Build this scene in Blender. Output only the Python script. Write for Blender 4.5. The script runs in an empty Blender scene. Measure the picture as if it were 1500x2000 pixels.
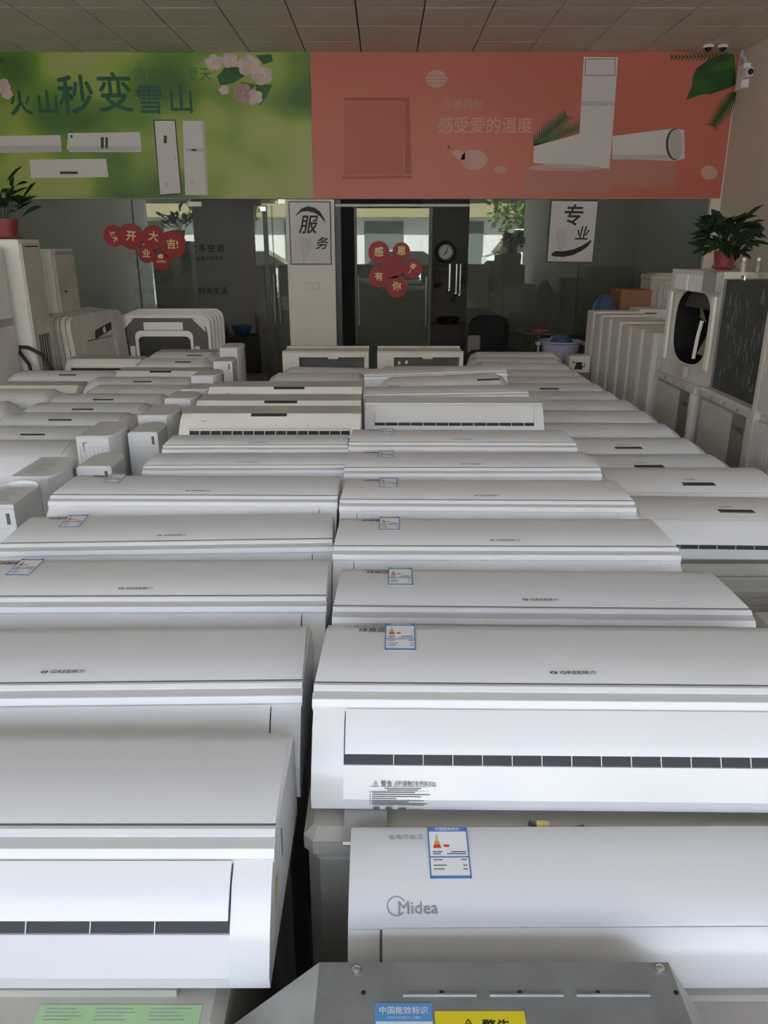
import bpy, bmesh, math, random
from mathutils import Vector, Matrix
random.seed(7)
D2R = math.pi / 180
SC = bpy.context.scene
COL = SC.collection

# ------------------------------------------------------------------ camera
EYE = 1.65
cam = bpy.data.cameras.new('camera')
cam.sensor_fit = 'VERTICAL'
cam.sensor_height = 36.0
cam.sensor_width = 27.0
cam.lens = 27.0
cam.clip_start = 0.02
cam.clip_end = 300
camo = bpy.data.objects.new('camera', cam)
COL.objects.link(camo)
camo.location = (0, 0, EYE)
camo.rotation_euler = (math.pi / 2 - math.atan(525 / 1500), 0, 0)
SC.camera = camo

# ------------------------------------------------------------------ sky, exposure
SC.view_settings.view_transform = 'Standard'
SC.view_settings.look = 'None'
SC.view_settings.gamma = 1.0
SC.view_settings.use_curve_mapping = False
SC.view_settings.exposure = 1.36
wd = bpy.data.worlds.new('overcast_sky')
SC.world = wd
wd.use_nodes = True
_b = wd.node_tree.nodes['Background']
_b.inputs[0].default_value = (0.64, 0.77, 1.0, 1)
_b.inputs[1].default_value = 1.9
# sun high behind the shop: it falls on the street and on the houses opposite, not into the room
sl = bpy.data.lights.new('sun', 'SUN')
sl.energy = 22.0
sl.angle = 0.01
sl.color = (1.0, 0.99, 0.98)
slo = bpy.data.objects.new('sun', sl)
COL.objects.link(slo)
slo.location = (0, 20, 20)
slo.rotation_euler = (-42 * D2R, 0, 12 * D2R)
# portal: guides sampling through the open shop front, gives off no light of its own
pl = bpy.data.lights.new('shopfront_portal', 'AREA')
pl.shape = 'RECTANGLE'
pl.size = 10.3
pl.size_y = 3.45
pl.cycles.is_portal = True
plo = bpy.data.objects.new('shopfront_portal', pl)
COL.objects.link(plo)
plo.location = (-1.3, -3.45, 1.75)
plo.rotation_euler = (math.pi / 2, 0, 0)
try:
    SC.cycles.use_denoising = True
    SC.cycles.max_bounces = 10
    SC.cycles.diffuse_bounces = 6
    SC.cycles.transparent_max_bounces = 12
    SC.cycles.sample_clamp_indirect = 6.0
except Exception:
    pass

# ------------------------------------------------------------------ materials
MATS = {}


def nodes(m):
    m.use_nodes = True
    return m.node_tree.nodes, m.node_tree.links, m.node_tree.nodes['Principled BSDF']


def mat(name, col, rough=0.5, metal=0.0, var=0.0, scale=6.0, bump=0.0, bscale=60.0, col2=None, coat=0.0, spec=0.5):
    if name in MATS:
        return MATS[name]
    m = bpy.data.materials.new(name)
    n, l, p = nodes(m)
    p.inputs['Base Color'].default_value = (*col, 1)
    p.inputs['Roughness'].default_value = rough
    p.inputs['Metallic'].default_value = metal
    p.inputs['Coat Weight'].default_value = coat
    p.inputs['Specular IOR Level'].default_value = spec
    tc = n.new('ShaderNodeTexCoord')
    if var > 0 or col2:
        nz = n.new('ShaderNodeTexNoise')
        nz.inputs['Scale'].default_value = scale
        nz.inputs['Detail'].default_value = 5
        l.new(tc.outputs['Object'], nz.inputs['Vector'])
        r = n.new('ShaderNodeValToRGB')
        c2 = col2 if col2 else tuple(max(0, c * (1 - var)) for c in col)
        r.color_ramp.elements[0].color = (*c2, 1)
        r.color_ramp.elements[1].color = (*col, 1)
        r.color_ramp.elements[0].position = 0.35
        r.color_ramp.elements[1].position = 0.65
        l.new(nz.outputs['Fac'], r.inputs['Fac'])
        l.new(r.outputs['Color'], p.inputs['Base Color'])
    if bump > 0:
        nb = n.new('ShaderNodeTexNoise')
        nb.inputs['Scale'].default_value = bscale
        l.new(tc.outputs['Object'], nb.inputs['Vector'])
        b = n.new('ShaderNodeBump')
        b.inputs['Strength'].default_value = bump
        b.inputs['Distance'].default_value = 0.01
        l.new(nb.outputs['Fac'], b.inputs['Height'])
        l.new(b.outputs['Normal'], p.inputs['Normal'])
    MATS[name] = m
    return m


def glass_mat(name, tint, ior=1.7, dust=0.0):
    if name in MATS:
        return MATS[name]
    m = bpy.data.materials.new(name)
    m.use_nodes = True
    n, l = m.node_tree.nodes, m.node_tree.links
    n.clear()
    out = n.new('ShaderNodeOutputMaterial')
    mx = n.new('ShaderNodeMixShader')
    t = n.new('ShaderNodeBsdfTransparent')
    t.inputs[0].default_value = (*tint, 1)
    g = n.new('ShaderNodeBsdfGlossy')
    g.inputs['Roughness'].default_value = 0.0
    g.inputs[0].default_value = (0.95, 1, 0.93, 1)
    f = n.new('ShaderNodeFresnel')
    f.inputs['IOR'].default_value = ior
    l.new(f.outputs[0], mx.inputs[0])
    l.new(t.outputs[0], mx.inputs[1])
    l.new(g.outputs[0], mx.inputs[2])
    if dust > 0:
        df = n.new('ShaderNodeBsdfDiffuse')
        df.inputs[0].default_value = (0.42, 0.46, 0.39, 1)
        md = n.new('ShaderNodeMixShader')
        md.inputs[0].default_value = dust
        l.new(mx.outputs[0], md.inputs[1])
        l.new(df.outputs[0], md.inputs[2])
        l.new(md.outputs[0], out.inputs[0])
    else:
        l.new(mx.outputs[0], out.inputs[0])
    MATS[name] = m
    return m


def banner_mat(name, cols, scale):
    m = bpy.data.materials.new(name)
    n, l, p = nodes(m)
    p.inputs['Roughness'].default_value = 0.45
    tc = n.new('ShaderNodeTexCoord')
    mp = n.new('ShaderNodeMapping')
    mp.inputs['Scale'].default_value = scale
    nz = n.new('ShaderNodeTexNoise')
    nz.inputs['Scale'].default_value = 1.0
    nz.inputs['Detail'].default_value = 1.5
    nz.inputs['Roughness'].default_value = 0.35
    l.new(tc.outputs['Object'], mp.inputs[0])
    l.new(mp.outputs[0], nz.inputs['Vector'])
    r = n.new('ShaderNodeValToRGB')
    e = r.color_ramp.elements
    e[0].position, e[0].color = cols[0][0], (*cols[0][1], 1)
    e[1].position, e[1].color = cols[-1][0], (*cols[-1][1], 1)
    for pos, c in cols[1:-1]:
        x = e.new(pos)
        x.color = (*c, 1)
    l.new(nz.outputs['Fac'], r.inputs['Fac'])
    l.new(r.outputs['Color'], p.inputs['Base Color'])
    MATS[name] = m
    return m


WHITE = mat('white_plastic', (0.765, 0.785, 0.81), 0.24, var=0.03, scale=2, coat=0.1)
PANEL = mat('satin_white_panel', (0.76, 0.785, 0.82), 0.35, var=0.03, scale=2)
PANEL_B = mat('satin_white_panel_older', (0.76, 0.76, 0.765), 0.38, var=0.06, scale=3)
BAND = mat('silver_band', (0.60, 0.61, 0.63), 0.3, metal=0.2)
CREAM = mat('cream_plastic', (0.84, 0.83, 0.79), 0.35, var=0.05, scale=4)
CREAM_D = mat('dusty_cream_top', (0.55, 0.53, 0.49), 0.7, var=0.15, scale=9)
BEIGE = mat('beige_painted_steel', (0.50, 0.49, 0.44), 0.45, var=0.12, scale=5, bump=0.05)
BEIGE_D = mat('beige_dull_steel', (0.52, 0.49, 0.45), 0.6, var=0.18, scale=4)
BEIGE_L = mat('beige_worn_steel', (0.70, 0.67, 0.62), 0.5, var=0.15, scale=5)
GREYM = mat('galvanised_steel', (0.30, 0.32, 0.33), 0.42, metal=0.35, var=0.18, scale=14, bump=0.06, bscale=120)
GREYL = mat('galvanised_steel_light', (0.42, 0.43, 0.41), 0.5, metal=0.25, var=0.15, scale=11)
FIN = mat('condenser_fins', (0.10, 0.105, 0.10), 0.55, metal=0.3, var=0.3, scale=7)
BLACK = mat('black_plastic', (0.012, 0.012, 0.013), 0.5)
DISPLAY = mat('display_window', (0.035, 0.035, 0.04), 0.12)
CAVITY = mat('outlet_cavity', (0.035, 0.038, 0.045), 0.6)
INK = mat('grey_ink', (0.12, 0.12, 0.13), 0.5)
INK_L = mat('pale_grey_ink', (0.30, 0.31, 0.33), 0.45)
INK_K = mat('black_ink', (0.015, 0.014, 0.014), 0.6)
PAPER = mat('label_paper', (0.78, 0.80, 0.82), 0.5)
BLUE = mat('label_blue', (0.09, 0.22, 0.52), 0.5)
RED = mat('label_red', (0.65, 0.06, 0.05), 0.5)
ORANGE = mat('label_orange', (0.75, 0.30, 0.05), 0.5)
YELLOW = mat('label_yellow', (0.82, 0.68, 0.02), 0.45)
GREENL = mat('label_green', (0.42, 0.66, 0.36), 0.5, var=0.08, scale=40)
SCREW = mat('screw_steel', (0.7, 0.7, 0.7), 0.25, metal=1.0)
WALL = mat('painted_wall', (0.72, 0.65, 0.56), 0.8, var=0.05, scale=1.2, bump=0.03)
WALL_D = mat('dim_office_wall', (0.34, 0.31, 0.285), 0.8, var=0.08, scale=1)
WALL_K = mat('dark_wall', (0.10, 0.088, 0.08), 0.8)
TILE = mat('mineral_fibre_tile', (0.74, 0.665, 0.55), 0.85, var=0.06, scale=2, bump=0.1, bscale=180)
VOIDC = mat('ceiling_void', (0.10, 0.09, 0.085), 0.9)
FLOOR = mat('floor_tile', (0.45, 0.41, 0.36), 0.35, var=0.15, scale=3)
DARKF = mat('dark_frame', (0.035, 0.033, 0.033), 0.4)
STEEL = mat('brushed_steel', (0.6, 0.6, 0.6), 0.28, metal=1.0)
GLASS = glass_mat('green_tinted_glass', (0.60, 0.65, 0.60), 1.7, 0.13)
CLEARP = glass_mat('clear_acrylic', (0.85, 0.88, 0.86), 1.4)
STRED = mat('sticker_red', (0.36, 0.012, 0.02), 0.5)
STGOLD = mat('sticker_gold', (0.85, 0.66, 0.30), 0.5)
LEAF = mat('leaf_green', (0.022, 0.05, 0.018), 0.4, var=0.4, scale=8)
POT = mat('red_plastic_pot', (0.27, 0.05, 0.055), 0.5)
SOIL = mat('soil', (0.03, 0.022, 0.016), 0.9)
JACKET = mat('black_fabric', (0.008, 0.008, 0.010), 0.9)
PLAID = mat('plaid_cloth', (0.22, 0.22, 0.22), 0.9)
TUB = mat('lavender_plastic', (0.40, 0.41, 0.55), 0.4)
CARTON = mat('brown_carton', (0.30, 0.15, 0.09), 0.8, var=0.1)
CARTON_W = mat('white_carton', (0.74, 0.72, 0.69), 0.7, var=0.05)
PBLUE = mat('blue_plastic_sheet', (0.05, 0.09, 0.20), 0.3)
FOAM = mat('white_foam', (0.80, 0.79, 0.77), 0.8)
RUBBER = mat('black_rubber', (0.015, 0.015, 0.017), 0.6)
BROWN = mat('dark_brown_wood', (0.07, 0.03, 0.022), 0.5)
PLUSH = mat('tan_plush', (0.14, 0.11, 0.08), 0.9)


# ------------------------------------------------------------------ mesh helpers
class MB:
    def __init__(self):
        self.v, self.f, self.mi, self.mats = [], [], [], []
        self.cur = 0

    def m(self, material):
        if material not in self.mats:
            self.mats.append(material)
        self.cur = self.mats.index(material)
        return self

    def face(self, idx):
        self.f.append(idx)
        self.mi.append(self.cur)

    def quad(self, a, b, c, d):
        i = len(self.v)
        self.v += [tuple(a), tuple(b), tuple(c), tuple(d)]
        self.face((i, i + 1, i + 2, i + 3))
        return self

    def poly(self, pts):
        i = len(self.v)
        self.v += [tuple(p) for p in pts]
        self.face(tuple(range(i, i + len(pts))))
        return self

    def box(self, x0, x1, y0, y1, z0, z1, b=0.0):
        if b <= 0:
            i = len(self.v)
            self.v += [(x0, y0, z0), (x1, y0, z0), (x1, y1, z0), (x0, y1, z0), (x0, y0, z1), (x1, y0, z1), (x1, y1, z1), (x0, y1, z1)]
            for q in ((0, 3, 2, 1), (4, 5, 6, 7), (0, 1, 5, 4), (1, 2, 6, 5), (2, 3, 7, 6), (3, 0, 4, 7)):
                self.face(tuple(i + k for k in q))
            return self
        # chamfered along vertical and top edges
        def ring(x0, x1, y0, y1, c, z):
            return [(x0 + c, y0, z), (x1 - c, y0, z), (x1, y0 + c, z), (x1, y1 - c, z), (x1 - c, y1, z), (x0 + c, y1, z), (x0, y1 - c, z), (x0, y0 + c, z)]
        rs = [ring(x0 + b, x1 - b, y0 + b, y1 - b, b * .4, z0), ring(x0, x1, y0, y1, b, z0 + b), ring(x0, x1, y0, y1, b, z1 - b), ring(x0 + b, x1 - b, y0 + b, y1 - b, b * .4, z1)]
        self.loft(rs, True)
        return self

    def loft(self, rings, cap=True, closed=True):
        i = len(self.v)
        n = len(rings[0])
        for r in rings:
            self.v += [tuple(p) for p in r]
        for k in range(len(rings) - 1):
            for j in range(n if closed else n - 1):
                a = i + k * n + j
                b = i + k * n + (j + 1) % n
                self.face((a, b, b + n, a + n))
        if cap:
            self.face(tuple(i + j for j in reversed(range(n))))
            self.face(tuple(i + (len(rings) - 1) * n + j for j in range(n)))
        return self

    def prism(self, prof, x0, x1):
        """prof: list of (y,z), extruded along x"""
        return self.loft([[(x0, y, z) for y, z in prof], [(x1, y, z) for y, z in prof]])

    def slab(self, pts, y0, y1):
        """pts: (x,z) outline, extruded along y"""
        return self.loft([[(x, y0, z) for x, z in pts], [(x, y1, z) for x, z in pts]])

    def tube(self, pts, r, n=8):
        pts = [Vector(p) for p in pts]
        rings = []
        up = Vector((0, 0, 1))
        for i, p in enumerate(pts):
            d = (pts[min(i + 1, len(pts) - 1)] - pts[max(i - 1, 0)]).normalized()
            u = up if abs(d.dot(up)) < 0.9 else Vector((1, 0, 0))
            a = d.cross(u).normalized()
            b = d.cross(a).normalized()
            rings.append([tuple(p + (a * math.cos(t) + b * math.sin(t)) * r) for t in [2 * math.pi * k / n for k in range(n)]])
        return self.loft(rings)

    def disc(self, c, r, axis='y', n=20, h=0.002, ry=None):
        ry = ry or r
        ring = [(math.cos(2 * math.pi * k / n) * r, math.sin(2 * math.pi * k / n) * ry) for k in range(n)]
        if axis == 'y':
            rs = [[(c[0] + a, c[1] + o, c[2] + b) for a, b in ring] for o in (0, -h)]
        elif axis == 'x':
            rs = [[(c[0] + o, c[1] + a, c[2] + b) for a, b in ring] for o in (0, -h)]
        else:
            rs = [[(c[0] + a, c[1] + b, c[2] + o) for a, b in ring] for o in (0, h)]
        return self.loft(rs)

    def lathe(self, c, prof, n=20, sx=1, sy=1):
        rs = [[(c[0] + math.cos(2 * math.pi * k / n) * r * sx, c[1] + math.sin(2 * math.pi * k / n) * r * sy, c[2] + z) for k in range(n)] for r, z in prof]
        return self.loft(rs)

    def mesh(self, name, smooth=0):
        me = bpy.data.meshes.new(name)
        me.from_pydata(self.v, [], self.f)
        for mm in self.mats:
            me.materials.append(mm)
        if self.mats:
            me.polygons.foreach_set('material_index', self.mi)
        bm = bmesh.new()
        bm.from_mesh(me)
        bmesh.ops.remove_doubles(bm, verts=bm.verts, dist=1e-6)
        bmesh.ops.recalc_face_normals(bm, faces=bm.faces)
        bm.to_mesh(me)
        bm.free()
        if smooth:
            me.polygons.foreach_set('use_smooth', [True] * len(me.polygons))
            try:
                me.set_sharp_from_angle(angle=smooth * D2R)
            except Exception:
                pass
        me.update()
        return me


def obj(name, mb, m=None, parent=None, smooth=0):
    me = mb if isinstance(mb, bpy.types.Mesh) else mb.mesh(name, smooth)
    if m is not None and len(me.materials) == 0:
        me.materials.append(m)
    o = bpy.data.objects.new(name, me)
    COL.objects.link(o)
    if parent is not None:
        o.parent = parent
    return o


def tag(o, label, cat, group=None):
    o['label'] = label
    o['category'] = cat
    if group:
        o['group'] = group
    return o


def thing(name, label, cat, loc=(0, 0, 0), rot=(0, 0, 0), group=None):
    o = bpy.data.objects.new(name, None)
    o.empty_display_size = 0.1
    COL.objects.link(o)
    o.location = loc
    o.rotation_euler = rot
    return tag(o, label, cat, group)


def struct(name, mb, m=None, parent=None, smooth=0, label=None):
    o = obj(name, mb, m, parent, smooth)
    if parent is None:
        o['kind'] = 'structure'
        if label:
            o['label'] = label
    return o


TXT = {}


def text_mesh(s, size, bold=0.0, shear=0.0, align='CENTER', spacing=1.0, sx=1.0):
    """flat lettering in the xz plane, facing -y"""
    key = (s, round(size, 5), bold, shear, align, spacing, sx)
    if key in TXT:
        return TXT[key]
    cu = bpy.data.curves.new('lettering', 'FONT')
    cu.body = s
    cu.size = size
    cu.shear = shear
    cu.align_x = align
    cu.align_y = 'CENTER'
    cu.space_character = spacing
    cu.resolution_u = 2
    o = bpy.data.objects.new('lettering', cu)
    COL.objects.link(o)
    dg = bpy.context.evaluated_depsgraph_get()
    me = bpy.data.meshes.new_from_object(o.evaluated_get(dg))
    me.transform(Matrix.Rotation(math.pi / 2, 4, 'X') @ Matrix.Scale(sx, 4, (1, 0, 0)))
    bpy.data.objects.remove(o)
    bpy.data.curves.remove(cu)
    me.materials.clear()
    if bold > 0:
        vs = [tuple(v.co) for v in me.vertices]
        fs = [tuple(p.vertices) for p in me.polygons]
        nv, d = len(vs), bold * size * .8
        V, F = [], []
        for k, (ox, oz) in enumerate(((0, 0), (d, d * .5), (-d, -d * .5), (d * .5, -d), (-d * .5, d))):
            V += [(x + ox, y - k * 2e-5, z + oz) for x, y, z in vs]
            F += [tuple(i + k * nv for i in f) for f in fs]
        me = bpy.data.meshes.new('lettering')
        me.from_pydata(V, [], F)
        me.update()
    TXT[key] = me
    return me


def text(name, s, size, m, parent, loc, rot=(0, 0, 0), **k):
    me = text_mesh(s, size, **k)
    key = (id(me), m.name)
    if key not in TXT:
        c = me.copy()
        c.materials.append(m)
        TXT[key] = c
    o = bpy.data.objects.new(name, TXT[key])
    COL.objects.link(o)
    o.parent = parent
    o.location = loc
    o.rotation_euler = rot
    return o


# ------------------------------------------------------------------ the setting
XL, XR, YB, YF, ZC = -6.5, 3.86, 9.48, -3.5, 3.60
struct('floor', MB().box(XL - .2, XR + .2, YF - .1, 13.2, -.12, 0), FLOOR)
ceil = struct('ceiling', MB().box(XL - .2, XR + .2, YF, 13.2, ZC + .012, ZC + .15), VOIDC)
tile_me = MB().box(-.2935, .2935, -.2935, .2935, -.004, .012).mesh('tile')
tile_me.materials.append(TILE)
gx0 = .354 - .6 * 11
for j in range(20):
    y0 = -2.39 + .6 * j
    for i in range(18):
        x0 = gx0 + .6 * i
        x1, y1 = min(x0 + .6, XR), min(y0 + .6, YB)
        if x0 < XL - .1 or x1 - x0 < .06:
            continue
        t = obj('tile', tile_me, None, ceil)
        t.location = ((x0 + x1) / 2, (y0 + y1) / 2, ZC + .001 * random.random())
        t.scale = ((x1 - x0) / .6, (y1 - y0) / .6, 1)
struct('wall_right', MB().box(XR, XR + .2, YF, 13.2, 0, ZC + .01), WALL)
struct('wall_left', MB().box(XL - .2, XL, YF, 13.2, 0, ZC + .01), WALL)
struct('wall_back', MB().box(XL, XR, YB, YB + .16, 2.13, ZC), WALL)
# end strip of wall between the glass and the right wall, pillar between the doorways
struct('trim_1', MB().box(3.745, XR, YB, YB + .16, 0, 2.13), WALL)
struct('trim_2', MB().box(-1.127, -.57, YB - .06, YB + .18, 0, 2.12), mat('pillar_paint', (.82, .78, .73), .7, var=.03, scale=1.5))
struct('trim_3', MB().box(XL, XR, YF - .1, YF + .1, 3.52, ZC), WALL)

# office behind the glass
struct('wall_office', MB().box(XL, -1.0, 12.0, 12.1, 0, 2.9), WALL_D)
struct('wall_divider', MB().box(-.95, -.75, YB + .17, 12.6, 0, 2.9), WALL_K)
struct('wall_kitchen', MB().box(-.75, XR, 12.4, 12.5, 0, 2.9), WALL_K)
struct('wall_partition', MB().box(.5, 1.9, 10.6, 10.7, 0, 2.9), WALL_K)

YG = YB + .05


def pane(n, x0, x1, z0=0.03, z1=2.13, y=YG, frame=True):
    w = struct('window_%d' % n, MB().box(x0, x1, y, y + .010, z0, z1), GLASS)
    if frame:
        f = MB()
        f.box(x0, x1, y - .015, y + .025, z0 - .03, z0 + .03)
        obj('window_frame', f, DARKF, w)
    return w


pane(1, -4.6, -2.92)
pane(2, -6.48, -4.62)
pane(3, -2.90, -2.22)
pane(4, -1.42, -1.13)
pane(5, .99, 2.30)
pane(6, 2.31, 3.74)
# sliding centre door
d1 = struct('door_1', MB().box(-.335, .53, YG - .05, YG - .04, .04, 2.03), GLASS)
h = MB()
for x in (-.30, .50):
    h2 = MB().tube([(x, YG - .09, .72), (x, YG - .09, 1.28)], .011)
    h2.box(x - .006, x + .006, YG - .09, YG - .05, .80, .82)
    h2.box(x - .006, x + .006, YG - .09, YG - .05, 1.18, 1.20)
    obj('door_handle', h2, STEEL, d1, 40)
fr = MB()
fr.box(-.56, .985, YG - .06, YG + .06, 2.045, 2.075)
obj('top_rail', fr, GREYL, d1)
obj('side_post', MB().box(-.57, -.50, YG - .05, YG + .10, 0, 2.12), DARKF, d1)
obj('side_post', MB().box(-.345, -.315, YG - .055, YG - .025, .03, 2.04), DARKF, d1)
obj('side_post', MB().box(.52, .56, YG - .055, YG - .025, .03, 2.04), DARKF, d1)
d2 = struct('door_2', MB().box(-1.50, -1.30, YG - .05, YG - .04, .04, 2.06), GLASS)
obj('door_handle', MB().tube([(-1.30, YG - .09, .75), (-1.30, YG - .09, 1.30)], .011), STEEL, d2, 40)
obj('door_handle', MB().tube([(-1.24, YG - .09, .75), (-1.24, YG - .09, 1.30)], .008), STEEL, d2, 40)
obj('side_post', MB().box(-1.40, -1.345, YG - .055, YG - .02, .03, 2.06), DARKF, d2)
obj('door_clamp', MB().box(-2.26, -2.10, YG - .03, YG + .03, 2.05, 2.10), CREAM, d2)
obj('door_clamp', MB().box(-1.42, -1.36, YG - .06, YG + .03, 2.0, 2.045), SCREW, d2)

# ------------------------------------------------------------------ wall-type indoor units, laid on their backs
CACHE = {}
FLAT = (-math.pi / 2, 0, 0)


def cached(key, fn):
    if key not in CACHE:
        CACHE[key] = fn()
    return CACHE[key]


def energy_label(parent, x, y, z, w=.057, h=.098, pitch=0.03):
    """white energy label with blue frame; local origin lower left, lying in xy"""
    def base():
        return MB().m(PAPER).box(0, w, 0, h, 0, .0006).mesh('energy_label')

    def prn():
        b = MB().m(BLUE)
        z0, z1 = .0006, .0009
        t = w * .035
        b.box(0, w, h * .91, h, z0, z1)
        b.box(0, w, 0, h * .055, z0, z1)
        b.box(0, t, 0, h, z0, z1).box(w - t, w, 0, h, z0, z1)
        b.box(0, w, h * .395, h * .42, z0, z1)
        b.m(GREENL).poly([(w * .17, h * .72, z1), (w * .27, h * .72, z1), (w * .24, h * .85, z1), (w * .20, h * .85, z1)])
        b.m(ORANGE).poly([(w * .15, h * .65, z1), (w * .29, h * .65, z1), (w * .275, h * .72, z1), (w * .165, h * .72, z1)])
        b.m(RED).poly([(w * .12, h * .58, z1), (w * .32, h * .58, z1), (w * .295, h * .65, z1), (w * .145, h * .65, z1)])
        b.poly([(w * .36, h * .625, z1), (w * .40, h * .60, z1), (w * .52, h * .60, z1), (w * .52, h * .65, z1), (w * .40, h * .65, z1)])
        b.m(INK)
        for yy, xa, xb in ((.50, .10, .34), (.46, .10, .30), (.50, .55, .92), (.46, .45, .92), (.345, .10, .33), (.345, .78, .92), (.24, .10, .42), (.24, .82, .92), (.17, .10, .36), (.17, .82, .92)):
            b.box(w * xa, w * xb, h * yy, h * (yy + .018), z0, z1)
        return b.mesh('label_print')
    o = obj('energy_label', cached(('el', w, h), base), None, parent)
    o.location = (x, y, z)
    o.rotation_euler = (pitch, 0, 0)
    o['label'] = 'white energy label with blue frame'
    obj('label_print', cached(('elp', w, h), prn), None, o)
    text('lettering', '中国能效标识', h * .075, PAPER, o, (w / 2, h * .955, .0011), FLAT, bold=.01)
    return o


def emblem(r):
    b = MB().m(INK)
    n = 18
    for k in range(n):
        if k in (3, 12):
            continue
        a0, a1 = 2 * math.pi * k / n, 2 * math.pi * (k + 1) / n
        b.poly([(math.cos(a) * q * 1.25, math.sin(a) * q, 0) for a, q in ((a0, r), (a1, r), (a1, r * .55), (a0, r * .55))])
    b.poly([(-.1 * r, -.1 * r, 0), (r * .9, -.1 * r, 0), (r * .9, .3 * r, 0), (-.1 * r, .3 * r, 0)])
    return b.mesh('emblem')


def brand_mark(parent, x, y, z, s=.020, pitch=.03, cjk=True):
    g = text('brand_lettering', 'GREE', s, INK, parent, (x, y, z), (-math.pi / 2 + pitch, 0, 0), bold=.02, sx=1.15)
    e = obj('emblem', cached(('emb', s), lambda: emblem(s * .36)), None, g)
    e.rotation_euler = (math.pi / 2, 0, 0)
    e.location = (-s * 2.05, 0, 0)
    if cjk:
        text('brand_lettering', '格力', s * .86, INK, g, (s * 2.12, 0, 0), bold=.01, shear=.2)
    return g


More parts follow.
